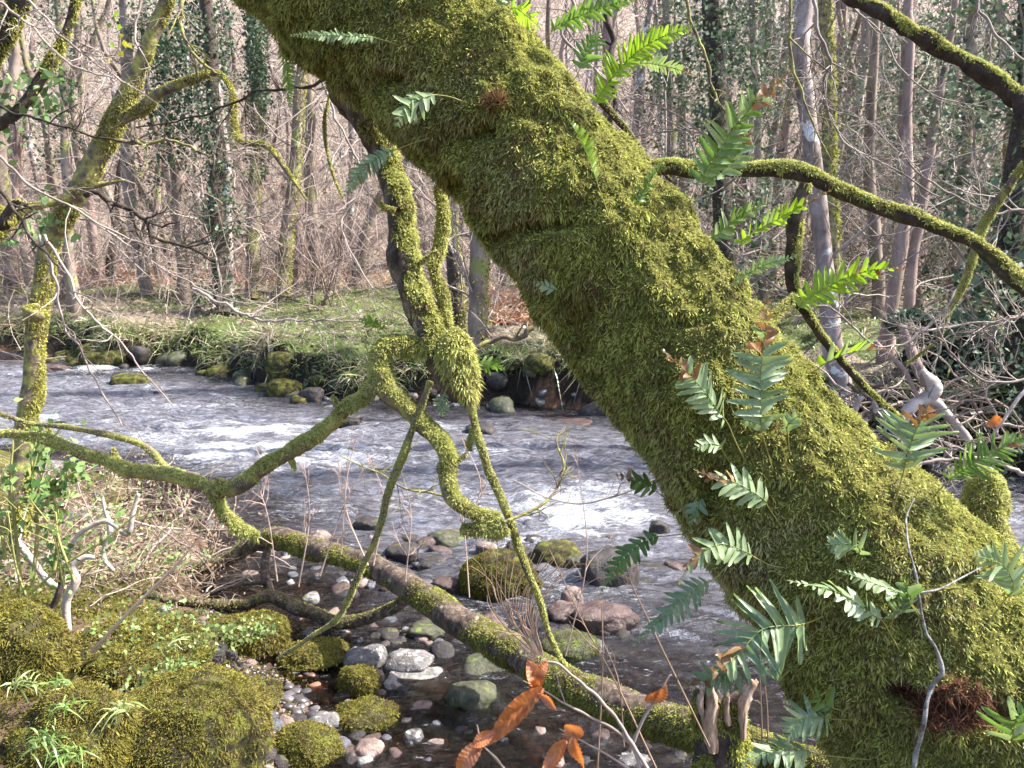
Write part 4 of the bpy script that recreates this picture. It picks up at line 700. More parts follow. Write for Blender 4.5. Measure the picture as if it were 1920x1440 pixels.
FT('ivied trunk right behind the big trunk shoulder', [(1260, 560), (1262, 350), (1255, 150), (1250, -60)], (12, 11, 10), M_farbark, ivy=(3500, .4, 1.0), ivr=.55, depth=17)
FT('far ivy tree behind the leaning lit tree', [(345, 520), (330, 350), (318, 200), (312, -60)], (12, 11, 9), M_farbark, ivy=(3800, .35, 1.0), ivr=.9, depth=18)
FT('ivied tree at the far left behind the dark one', [(130, 500), (125, 300), (118, 120), (110, -60)], (11, 9, 8), M_farbark, ivy=(2200, .5, 1.0), ivr=.6, depth=16)
# thin trees across the far slope, one individual each
def thin_proto(seed, tall, mat):
    r0 = np.random.default_rng(seed); n = 6; P = np.zeros((n, 3)); P[:, 2] = np.linspace(-.4, tall, n); P[:, :2] += np.cumsum(r0.normal(size=(n, 2))*.28, 0); P[0, :2] = 0; P[1, :2] *= .3
    r = np.linspace(.14, .05, n)*r0.uniform(.7, 1.3); V, Q, T = tube(P, r, 16, 6, .1, 2., seed, False); g = G(); g.add(V, Q)
    p = crom(P, 12); spray(p[None], np.linspace(.05, .02, 12)[None], np.array([tall*.5]), [(16, 1.1, .45, .45), (5, .8, .5, .6), (3, .8, .5, .7)], 3, .22, (0, 0, .3), g)
    V, Q, T, C = g.arrays(); return mesh('slope_tree', V, Q, None, mat, None)
protos = [thin_proto(i, 8+i % 3*2, (M_farbark, M_pinkbark, M_twig, M_farbark, M_palebark, M_pinkbark)[i]) for i in range(6)]
k = 0
while k < 190:
    y = 19+rng.random()**1.3*38; x = (rng.random()*2-1)*(y*.78+2)
    o = bpy.data.objects.new('slope_tree', protos[k % 6]); COL.objects.link(o); o.location = (x, y, gh(x, y)); s = .8+.5*rng.random(); o.scale = (s, s, s*(.9+.3*rng.random())); o.rotation_euler = (rng.normal()*.05, rng.normal()*.06, rng.random()*6.28)
    tag(o, 'slender bare tree among many on the wooded slope beyond the far bank', 'tree', 'bare trees on the slope beyond the river'); k += 1
# bare shrubs / saplings on the far bank
def shrub_proto(seed, h, n, mat):
    s = np.zeros((n, 3))+rng.normal(size=(n, 3))*[.15, .15, 0]; d = nrm(rng.normal(size=(n, 3))*[.5, .5, .2]+[0, 0, 1]); P, Rr = grow(s, d, h*(.6+.6*rng.random(n)), np.full(n, .014), 9, .13, (0, 0, -.1)); g = G(); V, Q = tubes(P, Rr, 3); g.add(V, Q)
    spray(P, Rr, np.full(n, h*.8), [(7, .8, .5, .6), (4, .8, .5, .65)], 3, .22, (0, 0, 0), g); V, Q, T, C = g.arrays(); return mesh('bare_shrub', V, Q, None, mat)
sp = [shrub_proto(i, 1.8+.5*i, 9, (M_twig, M_pinkbark, M_twig, M_bleached)[i]) for i in range(4)]
for k in range(95):
    y = 12.5+rng.random()**1.2*20; x = (rng.random()*2-1)*(y*.72+1)
    if y < yf(x)+2.5 or (-9 < x < -1 and y < 18 and rng.random() < .8): continue
    o = bpy.data.objects.new('bare_shrub', sp[k % 4]); COL.objects.link(o); o.location = (x, y, gh(x, y)-.05); s = .7+.8*rng.random(); o.scale = (s, s, s); o.rotation_euler = (0, 0, rng.random()*6.28)
    tag(o, 'leafless twiggy shrub in the undergrowth under the far trees', 'shrub', 'leafless shrubs under the far trees')
# far twig mass
def twigmass(n, y0, y1, z1, L, r, c0, c1, name):
    y = y0+(y1-y0)*rng.random(n); x = (rng.random(n)*2-1)*(y*.8+2); z = height(x, y)+z1*rng.random(n)**1.3; P, Rr = grow(np.stack([x, y, z], -1), nrm(rng.normal(size=(n, 3))+[0, 0, .7]), L*(.4+rng.random(n)), r*(.5+rng.random(n)), 6, .2, (0, 0, 0)); V, Q = tubes(P, Rr, 3)
    c = np.repeat(c0+(c1-c0)*rng.random((n, 1)), 18, 0); o = part(name, (V, Q, None, c), M_vtwig, kind='stuff'); return o
o = twigmass(15000, 24, 60, 9, 2.4, .016, np.array([.17, .14, .125]), np.array([.66, .57, .53]), 'far_wood'); tag(o, 'mass of pinkish grey bare twigs filling the far wood', 'woodland')
o = twigmass(7000, 13.5, 30, 3.2, 1.4, .006, np.array([.18, .12, .10]), np.array([.66, .52, .44]), 'undergrowth'); tag(o, 'tangle of thin bare stems under the far trees', 'undergrowth')
# evergreen understory leaves far right / behind
def leafstuff(name, label, cat, specs, size, c0, c1, kind='stuff'):
    g = G()
    for (u, v, d, ru, rv, n) in specs:
        c = pt(u, v, d); a = nrm(rng.normal(size=(n, 3)))*rng.random((n, 1))**.4; p = c+a*np.array([ru/FPX*d, ru/FPX*d*.8, rv/FPX*d]); p = p+.12*np.stack([fbm(p*3+q*5, 2, q) for q in range(3)], -1)*min(1, d/8); g.add(*leaves(p, size, c0, c1))
    V, Q, T, C = g.arrays(); o = part(name, (V, Q, T, C), M_leafmat if size < .04 else M_ivy, kind=kind); tag(o, label, cat); return o
leafstuff('ivy_thicket', 'grey green mass of ivy and holly leaves among the trees at right', 'ivy', [(1420, 80, 16, 130, 160, 1500), (1620, 250, 17, 110, 230, 2600), (1760, 100, 15, 130, 160, 2400), (1860, 330, 16, 90, 200, 1800), (1280, 150, 19, 90, 150, 1800), (1640, 480, 17, 80, 60, 900), (1730, 300, 18, 100, 150, 2200)], .085, np.array([.07, .10, .06]), np.array([.22, .27, .17]))
leafstuff('ivy_thicket', 'mass of ivy leaves around the far trees at upper left', 'ivy', [(330, 160, 17, 60, 170, 3000), (400, 60, 16, 40, 90, 1000), (270, 60, 17, 50, 80, 700), (480, 100, 17, 25, 120, 900)], .08, np.array([.04, .085, .05]), np.array([.12, .19, .10]))
lb = empty('laurel_bush', ground_hit(1790, 740), 'dense dark blue-green laurel bush low behind the pale roots', 'bush')
g = G()
for (u, v, ru, rv, n) in [(1790, 640, 75, 55, 2600), (1850, 690, 60, 45, 1800), (1750, 690, 55, 40, 1400), (1720, 610, 40, 30, 700)]:
    d = 8.6; a = nrm(rng.normal(size=(n, 3)))*(.7+.35*rng.random((n, 1))); p = pt(u, v, d)+a*np.array([ru/FPX*d, .5, rv/FPX*d]); g.add(*leaves(p, .085, np.array([.035, .065, .045]), np.array([.08, .13, .09]), asp=.6))
part('foliage', g, M_ivy, lb); P, Rr = grow(np.tile(np.array(lb.location), (14, 1)), nrm(rng.normal(size=(14, 3))*[1, .6, .2]+[0, 0, 1]), np.full(14, .8), np.full(14, .02), 6, .1); part('stems', (*tubes(P, Rr, 5), None, None), M_darkbark, lb)
# ------------------------------------------------------------------ grass and ground cover
def grassgen(n, xf, L, W, c0, c1, dry, name, label, cat, water=False):
    x, y = xf(n); z = height(x, y); p = np.stack([x, y, z-.01], -1); n = len(p); cl = fbm(p*[1.6, 1.6, 0], 2, 88)
    d = nrm(rng.normal(size=(n, 3))*[.6, .6, .1]+np.array([0, -.15, .8])); c = c0+(c1-c0)*rng.random((n, 1)); k = (rng.random(n)+.45*cl > .66)[:, None]; c = np.where(k, dry, c)*(.6+.7*rng.random((n, 1)))
    Ls = L*(.5+.8*rng.random(n))*np.clip(1+.9*cl, .35, 2.2); o = part(name, blades(p, d, Ls, W*(.6+.8*rng.random(n)), np.array([0, -.05, -.75])+.3*rng.normal(size=(n, 3)), c, c*1.3), M_grass, kind='stuff'); tag(o, label, cat)
def far_xy(n):
    y = 8+rng.random(n*3)**1.2*20; x = (rng.random(n*3)*2-1)*(y*.72+1.5); e = y-yf(x); ok = (e > .25)&(rng.random(n*3) < (1.15-sm(14, 27, y)*.9)); return x[ok][:n], y[ok][:n]
grassgen(80000, far_xy, .15, .006, np.array([.12, .19, .05]), np.array([.26, .34, .12]), np.array([.50, .43, .28]), 'grass', 'green and straw grass covering the far river bank', 'grass')
def edge_xy(n):
    x = (rng.random(n)*2-1)*12; return x, yf(x)+.28+.55*rng.random(n)
grassgen(16000, edge_xy, .34, .008, np.array([.10, .15, .04]), np.array([.25, .30, .11]), np.array([.42, .36, .22]), 'grass', 'long grass tufts overhanging the edge of the far bank', 'grass')
def brk(n):
    a = rng.random(n); u = np.where(a < .6, 130+rng.random(n)*330, np.where(a < .8, 900+rng.random(n)*150, 300+rng.random(n)*900)); y = 21+rng.random(n)*7; y = np.where((a > .6)&(a < .8), 14+5*rng.random(n), y); return (u-960)/FPX*y, y
grassgen(9000, brk, .55, .016, np.array([.42, .18, .10]), np.array([.55, .30, .19]), np.array([.5, .36, .26]), 'dead_bracken', 'rusty red dead bracken behind the grassy bank', 'bracken')
# leaf litter flakes on both banks
def litter(n, xf, size, c0, c1, name, label):
    x, y = xf(n); p = np.stack([x, y, height(x, y)+.012], -1); V, Q, T, C = leaves(p, size, c0, c1, np.array([0, 0, 1.]), .5); o = part(name, (V, Q, T, C), M_leaf, kind='stuff'); tag(o, label, 'leaf litter')
litter(14000, lambda n: ((lambda y: ((rng.random(n)*2-1)*(y*.75+2), y))(12+rng.random(n)*26)), .09, np.array([.20, .12, .08]), np.array([.52, .38, .28]), 'leaf_litter', 'pale brown fallen leaves over the forest floor beyond the river')
def bank_xy(n):
    x = (rng.random(n*2)*2-1)*11; y = yf(x)+.3+rng.random(n*2)**1.4*5; k = fbm(np.stack([x, y, 0*x], -1)*.9, 2, 5) > -.05; return x[k][:n], y[k][:n]
litter(3200, bank_xy, .06, np.array([.12, .08, .05]), np.array([.42, .31, .22]), 'leaf_litter', 'brown leaf litter lying among the grass of the far bank')
def near_xy(n, u0=0, u1=640, v0=850, v1=1440):
    o = [];
    while len(o) < n:
        q = plane_hit(u0+rng.random()*(u1-u0), v0+rng.random()*(v1-v0), .15)
        if xn(q[1])-q[0] > .1: o.append(q[:2])
    o = np.array(o); return o[:, 0], o[:, 1]
litter(1800, near_xy, .025, np.array([.10, .06, .04]), np.array([.38, .26, .18]), 'leaf_litter', 'brown leaf fragments on the near bank')
# ------------------------------------------------------------------ rocks
def ico(n=3):
    import bmesh
    b = bmesh.new(); bmesh.ops.create_icosphere(b, subdivisions=n, radius=1); V = np.array([v.co for v in b.verts]); T = np.array([[v.index for v in f.verts] for f in b.faces]); b.free(); return V, T
I5, I4, I3, I2 = ico(5), ico(4), ico(3), ico(2)
def rmat(name, stops, lich, sc=13, rough=.6, spec=.35): return solid(name, [(p*.8+.08, tuple(x*.8 for x in c)) for p, c in stops], sc, 9, rough=rough, bump=.9, spec=spec, lichen=(lich[0]*1.8, lich[1]-.02, lich[2]), bsc=34, bd=.02, dist=.8)
RK = {'moss': rmat('mossed_stone', [(.35, (.03, .028, .02)), (.6, (.08, .07, .03)), (.75, (.15, .14, .05))], (8, .53, (.11, .115, .025)), rough=.9, spec=.1),
      'dark': rmat('wet_dark_stone', [(.3, (.014, .012, .012)), (.6, (.05, .04, .038)), (.8, (.12, .09, .085))], (9, .60, (.08, .08, .025)), rough=.5),
      'rust': rmat('wet_red_stone', [(.3, (.04, .025, .022)), (.6, (.125, .080, .070)), (.8, (.25, .185, .17))], (9, .63, (.08, .07, .03)), rough=.3),
      'grey': rmat('grey_stone', [(.3, (.07, .065, .06)), (.6, (.18, .165, .16)), (.8, (.31, .285, .275))], (14, .60, (.52, .48, .42))),
      'pale': rmat('pale_stone', [(.3, (.12, .11, .10)), (.55, (.30, .28, .26)), (.8, (.50, .47, .44))], (10, .60, (.11, .12, .05))),
      'green': rmat('green_slimed_stone', [(.3, (.035, .036, .022)), (.6, (.09, .09, .05)), (.8, (.17, .165, .11))], (9, .60, (.13, .17, .03)), rough=.45),
      'tan': rmat('tan_stone', [(.3, (.12, .08, .065)), (.6, (.27, .195, .165)), (.8, (.42, .33, .29))], (9, .66, (.5, .46, .42))),
      'slate': rmat('blue_grey_slate', [(.3, (.05, .05, .058)), (.6, (.125, .125, .14)), (.8, (.23, .23, .25))], (9, .68, (.5, .5, .5)), rough=.4)}
def rock(label, u, v, w_, h_, kind='dark', blocky=.0, mossn=0, seed=None, name='boulder', pal=None, z0=None, L=.012, W=.002, sub=None, amp=.22):
    seed = seed if seed is not None else int(u*7+v); vb = v+h_*.42; b = ground_hit(u, vb) if z0 is None else plane_hit(u, vb, z0); d = axd(b); rx = w_/2/FPX*d; ry = rx*.8; cn = b+np.array([0, ry*.75, 0]); cn = pt(u, v, axd(cn)); rx = w_/2/FPX*axd(cn)
    th = math.asin((CAM[2]-cn[2])/np.linalg.norm(cn-CAM)); hh = h_/2/FPX*axd(cn); rz = math.sqrt(max((hh*.5)**2, hh**2-(ry*math.sin(th))**2))/math.cos(th)
    V, T = (sub or (I5 if w_ > 120 else I4)); V = V.copy(); q = V*1.1+seed*1.37
    if blocky: V = np.sign(V)*np.abs(V)**(1-.45*blocky); V /= np.abs(V).max(1, keepdims=True)*.35+.65*np.linalg.norm(V, axis=1, keepdims=True); V *= 1/np.abs(V).max()
    V = V*(1+amp*fbm(q, 3, seed)+.03*fbm(V*7, 2, seed+2))[:, None]; V[:, 2] = np.where(V[:, 2] < 0, V[:, 2]*(1.05 if mossn else 1.4), V[:, 2]); V = V*np.array([rx, ry, rz]); V[:, 2] = np.where(V[:, 2] < 0, V[:, 2]-0.05, V[:, 2])
    a = seed % 7*.1-.3; V = np.stack([V[:, 0]*math.cos(a)-V[:, 1]*math.sin(a), V[:, 0]*math.sin(a)+V[:, 1]*math.cos(a), V[:, 2]], -1)+cn
    if mossn:
        e = empty(name, cn, label, 'rock'); part('stone', (V, None, T, None), RK[kind], e); Qq = np.hstack([T, T[:, 2:3]])
        part('moss', moss(V, Qq, mossn, L, W, lambda c, nn: sm(-.35, .1, nn[:, 2]+.5*fbm(c*5, 2, seed))*(.25+.75*sm(-.55, -.1, fbm(c*9, 2, seed+4))), pal or [MR*.8, MR*1.5, MR*1.1, MB], .55, 4., 1.1), M_moss, e, kind='stuff'); return e  # brighter second tone paints a sunlit top onto the boulder moss
    o = part(name, (V, None, T, None), RK[kind], origin=cn); tag(o, label, 'rock'); return o
for a in [
 ('low dark mossy boulder at the far left bank, largest upstream', 213, 670, 96, 34, 'moss'), ('dark mossy rock standing alone midstream in front of the far bank', 244, 713, 70, 26, 'moss'), ('tiny dark rock just right of the midstream one', 300, 737, 22, 9, 'dark'), ('reddish flat rock in the water beside the leaning tree', 105, 692, 40, 16, 'rust'),
 ('brown moss capped rock under the grassy bank corner', 530, 688, 56, 58, 'moss'), ('rounded mossy rock at the foot of the bank corner', 535, 730, 60, 40, 'moss'), ('small mossy rock left of the rounded one at the bank corner', 495, 729, 34, 20, 'moss'),
 ('dark rock in the shade right of the bank corner', 585, 742, 46, 30, 'dark'), ('small mossed rock at the waterline below the mossy elbow', 600, 715, 30, 26, 'moss'), ('dark low rock at the waterline left of the elbow fork', 640, 722, 44, 28, 'dark'), ('grey stone under the far bank left of the burr', 690, 745, 40, 22, 'grey'),
 ('black wet rock breaking the rapids left of the mossy fork', 655, 788, 52, 26, 'dark'), ('small dark rock in rapids below the sloping arm', 650, 845, 30, 12, 'dark'), ('submerged dark rock right of the mossy arm', 900, 805, 55, 20, 'dark'), ('reddish flat stone at the far waterline by the trunk', 1075, 792, 70, 12, 'rust'),
 ('black rock against the left flank of the big trunk', 1238, 994, 38, 34, 'dark'), ('dark mossy rock upstream left of the pinkish stones', 850, 1012, 76, 34, 'green'), ('long grey stone behind the big mossy boulder', 880, 1022, 40, 16, 'slate'), ('pinkish rounded stone topping the big mossy boulder', 910, 1030, 42, 30, 'tan'), ('small grey pink stone behind the pinkish one', 920, 1015, 24, 18, 'tan'), ('small slate stone in the water left of the pinkish one', 900, 1018, 24, 12, 'slate'),
 ('dark wet rock at left of the mid stream group', 757, 1036, 66, 34, 'dark'), ('dark mossed rock between the left pair', 812, 1056, 62, 30, 'dark'), ('dark reddish wet slab left below the big mossy boulder', 838, 1099, 56, 30, 'rust'),
 ('dark mossed boulder right behind the big mossy one', 1048, 1040, 86, 50, 'moss'), ('small green rock between the two right boulders', 1076, 1056, 36, 30, 'green'), ('large dark square shouldered boulder with mossy top near the hanging fern', 1138, 1075, 104, 84, 'dark'), ('low submerged rock near the big trunk', 1232, 1076, 90, 24, 'dark'), ('small slate rock beside the thin mossy stem', 1016, 1068, 34, 20, 'slate'),
 ('upright pale pointed stone right of the thin mossy stem', 1070, 1126, 40, 44, 'tan'), ('low reddish brown rock below the pointed stone', 1062, 1153, 76, 46, 'rust'), ('broad pale and purple rock in the near rapids', 1132, 1160, 112, 62, 'rust'), ('flat red rock right of the pale purple one', 1175, 1165, 50, 36, 'rust'),
 ('green topped flat stone behind the fallen log', 800, 1182, 72, 36, 'green'), ('dark slate lumps behind the log', 722, 1166, 62, 18, 'slate'), ('small black stone in the pool beside the slate lumps', 706, 1198, 30, 20, 'dark'), ('green grey rock at the edge of the mossy bank', 688, 1236, 84, 56, 'grey'),
 ('speckled grey round rock above the white one', 768, 1246, 86, 52, 'grey'), ('white topped long rock in the near pool', 786, 1281, 132, 48, 'pale'), ('dark flat green stone under the log', 910, 1252, 96, 54, 'green'), ('round dark green stone in the near water left of the orange leaves', 884, 1312, 100, 66, 'green'),
 ('tan stone in the brown shallows', 792, 1326, 50, 26, 'tan'), ('small tan stone beside the mossy bank edge', 708, 1270, 28, 28, 'tan'), ('grey tan upright stone in the brown pool', 776, 1392, 36, 42, 'grey'), ('grey split rock at the bottom edge under the log', 1262, 1418, 90, 46, 'slate'), ('grey stone beside the split rock at the bottom', 1190, 1432, 60, 36, 'grey'), ('pale rock nearly touching the tan upright stone', 720, 1372, 26, 16, 'pale'),
 ('round white stone behind the lower limb', 583, 1125, 30, 26, 'pale'), ('small white pebble left on the dark ground', 309, 1143, 22, 14, 'pale'), ('pinkish rock slab under the log end', 470, 1078, 34, 16, 'tan'), ('pale pink stones beside the log end, largest', 600, 1008, 40, 26, 'tan'), ('dark rock in the water behind the log end', 690, 980, 60, 24, 'dark'), ('grey rock beside the dead stems', 100, 875, 60, 22, 'grey'), ('tan rock in the brambles left of the log', 350, 905, 50, 36, 'tan'), ('grey rock buried in brambles below the tan rock', 150, 968, 70, 30, 'grey'),
 ('angular blue slate stone among the shingle', 512, 1358, 42, 26, 'slate'), ('dark angular rock above the small mossy dome', 604, 1364, 66, 44, 'grey'), ('red brown stone in the bottom left corner', 26, 1412, 26, 20, 'tan'), ('grey stone between the big and small mossy domes', 640, 1400, 40, 30, 'slate'), ('small pale pebble above the slate', 397, 1284, 20, 12, 'pale'), ('blue grey pebble on the mossy ledge', 446, 1302, 26, 16, 'slate'), ('tan pebble left of the stony gully', 408, 1245, 20, 12, 'tan'),
 ('brown rock slab beneath the overhanging moss by the pool', 690, 1410, 60, 44, 'tan')]:
    rock(*a, blocky=.5 if a[5] in ('slate', 'tan') else .05)
rock('big mossy boulder standing midstream behind the fallen log', 936, 1086, 150, 100, 'moss', mossn=16000, L=.012, W=.003, amp=.12, pal=[MR*.6, MR*1.2, MR*.9, MB])
rock('round green mossy boulder below the thin hanging stem', 1070, 1212, 112, 60, 'green', mossn=7000, L=.008, W=.002, amp=.10, pal=[MO*.5, MO*1.1, MO*.8, MB*.5])
rock('dome shaped mossy boulder beyond the gully, beside the lower limb', 462, 1196, 158, 92, 'moss', mossn=12000, L=.02, W=.003)
rock('mossy mound at the left edge above the grass tuft', 30, 1215, 190, 170, 'moss', mossn=20000, L=.018, W=.0025)
rock('huge smooth mossy boulder at the bottom left centre', 352, 1385, 300, 240, 'moss', mossn=32000, L=.016, W=.0022, amp=.12)
rock('mossy boulder with grass growing on its left side', 150, 1385, 210, 180, 'moss', mossn=20000, L=.016, W=.0022)
rock('small mossy dome at the bottom edge', 572, 1408, 138, 100, 'moss', mossn=11000, L=.013, W=.002, amp=.1)
rock('long mossy ledge behind the two big boulders', 265, 1240, 280, 130, 'moss', mossn=20000, L=.02, W=.003, amp=.3)
rock('mossy shelf overhanging the pool', 690, 1345, 150, 66, 'moss', mossn=11000, L=.016, W=.0022, amp=.3)
rock('square mossy knob above the shelf', 672, 1282, 60, 64, 'moss', mossn=6000, L=.014, W=.002, blocky=.7)
rock('low mossy hump in the middle of the near shore', 595, 1235, 140, 66, 'moss', mossn=9000, L=.018, W=.003, amp=.3)
rock('mossy lump at the lower left corner', 40, 1450, 160, 60, 'moss', mossn=6000)
rock('flat moss patch slab under the log end', 420, 1098, 140, 30, 'moss', mossn=5000, L=.014, W=.004, pal=[MO*.8, MO*1.6, MO, MB])
rock('mossy slope stone in front of the gully', 450, 1310, 160, 60, 'moss', mossn=8000, L=.016, W=.0025, amp=.3)
# loose stones of the shingle, one object each
smesh = []
for i in range(10):
    V, T = I2; V = V*(1+.38*fbm(V*1.2+i*3.1, 2, i))[:, None]*np.array([1, .75, .5]); V = np.sign(V)*np.abs(V)**(.72)
    smesh.append(mesh('stone', V, None, T, RK[('grey', 'tan', 'slate', 'dark', 'pale', 'rust', 'dark', 'slate', 'rust', 'dark')[i]]))
zones = [(400, 740, 1150, 1260, 60), (470, 760, 1290, 1440, 90), (500, 700, 1010, 1120, 50), (300, 480, 1120, 1260, 30), (960, 1320, 1380, 1440, 12), (60, 420, 870, 1000, 25), (640, 820, 1160, 1230, 16), (560, 1100, 745, 765, 24), (380, 520, 660, 700, 10), (760, 960, 1290, 1400, 12)]
for (u0, u1, v0, v1, n) in zones:
    for k in range(n):
        q = ground_hit(rng.uniform(u0, u1), rng.uniform(v0, v1)); far = q[1] > 7; o = bpy.data.objects.new('stone', smesh[(ki := int(rng.integers(0, 10)))]); COL.objects.link(o)
        s = rng.uniform(.016, .055)*(1.8 if far else 1); o.location = (q[0], q[1], gh(q[0], q[1])+s*.04 if q[2] > .01 else -.01); o.scale = (s, s, s); o.rotation_euler = (rng.normal()*.3, rng.normal()*.3, rng.random()*6.28)
        cw = ('grey', 'tan', 'blue grey', 'dark', 'pale', 'reddish', 'dark', 'blue grey', 'reddish', 'dark')[ki]; tag(o, f'small {cw} stone at the far waterline' if far else f'small loose {cw} stone in the shingle along the near shore', 'stone', 'small stones at the far waterline' if far else 'small stones of the near shore')
# moss carpet over the soil of the near bank
x, y = near_xy(34000, -60, 640, 1080, 1460); z = height(x, y); p = np.stack([x, y, z], -1); q5 = np.array([plane_hit(rng.uniform(-80, 330), rng.uniform(1150, 1470), .58) for _ in range(9000)]); x = np.append(x, q5[:, 0]); y = np.append(y, q5[:, 1]); z = height(x, y); p = np.stack([x, y, z], -1); k = (fbm(p*2.5, 2, 19) > -.75)&(xn(y)-x > .22); p = p[k]; n = len(p)
nn = np.tile([0, 0, 1.], (n, 1)); cv = np.stack([vn(p*40+q*11, 60+q) for q in range(3)], -1); c = MR*(.5+1.3*np.clip(.5+.6*fbm(p*6, 2, 3), 0, 1))[:, None]*(.6+.8*rng.random((n, 1)))
o = part('moss_carpet', blades(p, nrm(nn+.7*cv+.5*rng.normal(size=(n, 3))), .02*(.5+rng.random(n)), np.full(n, .0028), .5*rng.normal(size=(n, 3))-[0, 0, .4], c, c*1.5), M_moss, kind='stuff'); tag(o, 'brownish green moss carpet between the boulders of the near bank', 'moss')
for k in range(46):
    x = rng.uniform(-8.5, 4.5); y = float(yf(x))+rng.uniform(-.35, .35); o = bpy.data.objects.new('mossy_stone', smesh[(0, 3, 6, 9)[k % 4]]); COL.objects.link(o); s = rng.uniform(.09, .24); o.location = (x, y, max(gh(x, y), -.02)+s*.1); o.scale = (s, s*.9, s*1.1); o.rotation_euler = (rng.normal()*.2, rng.normal()*.2, rng.random()*6.28)
    o.material_slots[0].link = 'OBJECT'; o.material_slots[0].material = RK[('moss', 'moss', 'dark', 'green')[k % 4]]; tag(o, 'dark mossy stone wedged along the foot of the far grassy bank', 'stone', 'mossy stones at the foot of the far bank')
for k in range(60):
    q = ground_hit(rng.uniform(640, 1330), rng.uniform(985, 1230)); o = bpy.data.objects.new('stone', smesh[(3, 5, 9, 6, 3, 2)[k % 6]]); COL.objects.link(o); s = rng.uniform(.04, .10); o.location = (q[0], q[1], -.02+s*.15); o.scale = (s, s*.9, s*.8); o.rotation_euler = (rng.normal()*.2, rng.normal()*.2, rng.random()*6.28)
    tag(o, 'dark wet stone showing through the shallows behind the fallen log', 'stone', 'dark wet stones of the shallows')
# gravel
x, y = near_xy(2600, 380, 760, 1060, 1440); P = np.stack([x, y, height(x, y)], -1); V0, T0 = ico(1); n = len(P); s = rng.uniform(.004, .018, (n, 1, 1))
V = P[:, None]+V0[None]*s*(1+.3*rng.normal(size=(n, len(V0), 1))*.6)*np.array([1, .8, .6]); c = np.repeat(np.array([[.05, .04, .038]])+rng.random((n, 1))**1.6*np.array([[.30, .25, .235]]), len(V0), 0)
o = part('gravel', (V.reshape(-1, 3), None, (T0[None]+(np.arange(n)*len(V0))[:, None, None]).reshape(-1, 3), c), foliage('gravel_stone', 0, .05, .4, var=.3, sc=60), kind='stuff'); tag(o, 'reddish grey gravel between the near stones', 'gravel')
# ------------------------------------------------------------------ near bank vegetation
def tuft(label, u, v, n, L, c0, c1, W=.0035, z=.1):
    q = ground_hit(u, v, False) if z is None else plane_hit(u, v, z); p = q+rng.normal(size=(n, 3))*[.018, .018, .004]; d = nrm(rng.normal(size=(n, 3))*[.9, .7, .2]+[0, -.1, .8]); c = c0+(c1-c0)*rng.random((n, 1))
    o = part('grass_tuft', tuple(blades(p-q, d, L*(.6+.6*rng.random(n)), np.full(n, W), np.array([0, 0, -.8])+.2*rng.normal(size=(n, 3)), c, c*1.3, segs=4)), M_grass); o.location = q; tag(o, label, 'grass'); return o
g0, g1 = np.array([.12, .22, .04]), np.array([.30, .42, .12]); y1 = np.array([.45, .45, .20])
for a in [('grass tuft on the left boulder, dark green and full', 85, 1385, 46, .10, g0*.6, g1*.8, .0035, .75), ('grass tuft arching at the left boulder crown', 125, 1330, 26, .08, g0, g1, .003, .78), ('pale grass tuft under the left mound', 40, 1285, 40, .11, g0, y1, .0035, .62), ('upright pale grass tuft between the two big boulders', 228, 1330, 30, .11, g1, y1, .0035, .6), ('grass tuft at the bottom edge by the left boulder', 130, 1415, 40, .09, g0, g1, .003, .7),
          ('spiky grass on the mossy ledge', 325, 1210, 26, .10, g0, y1, .0035, .5), ('thin grass beside the mossy ledge', 120, 1285, 30, .11, g0, g1, .003, .6), ('short grass on the gully side', 340, 1255, 20, .07, g0, g1, .003, .4), ('tuft of grass above the left mound', 45, 1150, 24, .1, g0, g1, .003, .7), ('straw tuft in the gully', 290, 1190, 24, .10, y1*.8, y1, .003, .42), ('bright sprig on the small dome', 410, 1330, 10, .05, g0, g1, .003, .35)]: tuft(*a)
o = leafstuff('ground_cover', 'small green leaves creeping over the mossy bank', 'ground cover', [(300, 1190, 3.6, 150, 40, 350), (460, 1180, 4.0, 50, 20, 160), (120, 1060, 4.2, 140, 60, 260), (340, 1260, 3.2, 70, 40, 160), (260, 1300, 3.1, 120, 30, 120), (200, 960, 4.2, 190, 80, 420), (330, 1060, 4.4, 90, 40, 120)], .022, np.array([.14, .24, .06]), np.array([.34, .42, .20]))
# dead stems thicket
n = 820; u = rng.random(n)*430; v = 870+rng.random(n)*250; Pb = np.array([plane_hit(a, b, .1) for a, b in zip(u, v)]); ok = xn(Pb[:, 1])-Pb[:, 0] > .05; Pb = Pb[ok]; n = len(Pb)
P, Rr = grow(Pb, nrm(rng.normal(size=(n, 3))*[1, .8, .4]+[0, 0, .55]), .12+.7*rng.random(n)**1.5, .0012+.0045*rng.random(n)**3, 9, .22, (0, 0, -.6)); g = G(); V, Q = tubes(P, Rr, 4); cs0, cs1 = np.array([.16, .10, .07]), np.array([.74, .60, .45])
g.add(V, Q, None, np.repeat(cs0+(cs1-cs0)*rng.random((n, 1)), 36, 0)); spray(P, Rr, np.full(n, .35), [(3, .8, .5, .6)], 3, .25, (0, 0, -.2), g, (cs0, cs1))
n3 = 70; P3, R3 = grow(Pb[rng.integers(0, n, n3)]+[0, 0, .02], nrm(rng.normal(size=(n3, 3))*[1, .6, .3]+[0, 0, .15]), .3+.5*rng.random(n3), .005+.007*rng.random(n3), 10, .16, (0, 0, -.1)); V, Q = tubes(P3, R3, 6); g.add(V, Q, None, np.repeat(np.array([.16, .12, .10])+np.array([.42, .36, .32])*rng.random((n3, 1)), 60, 0))
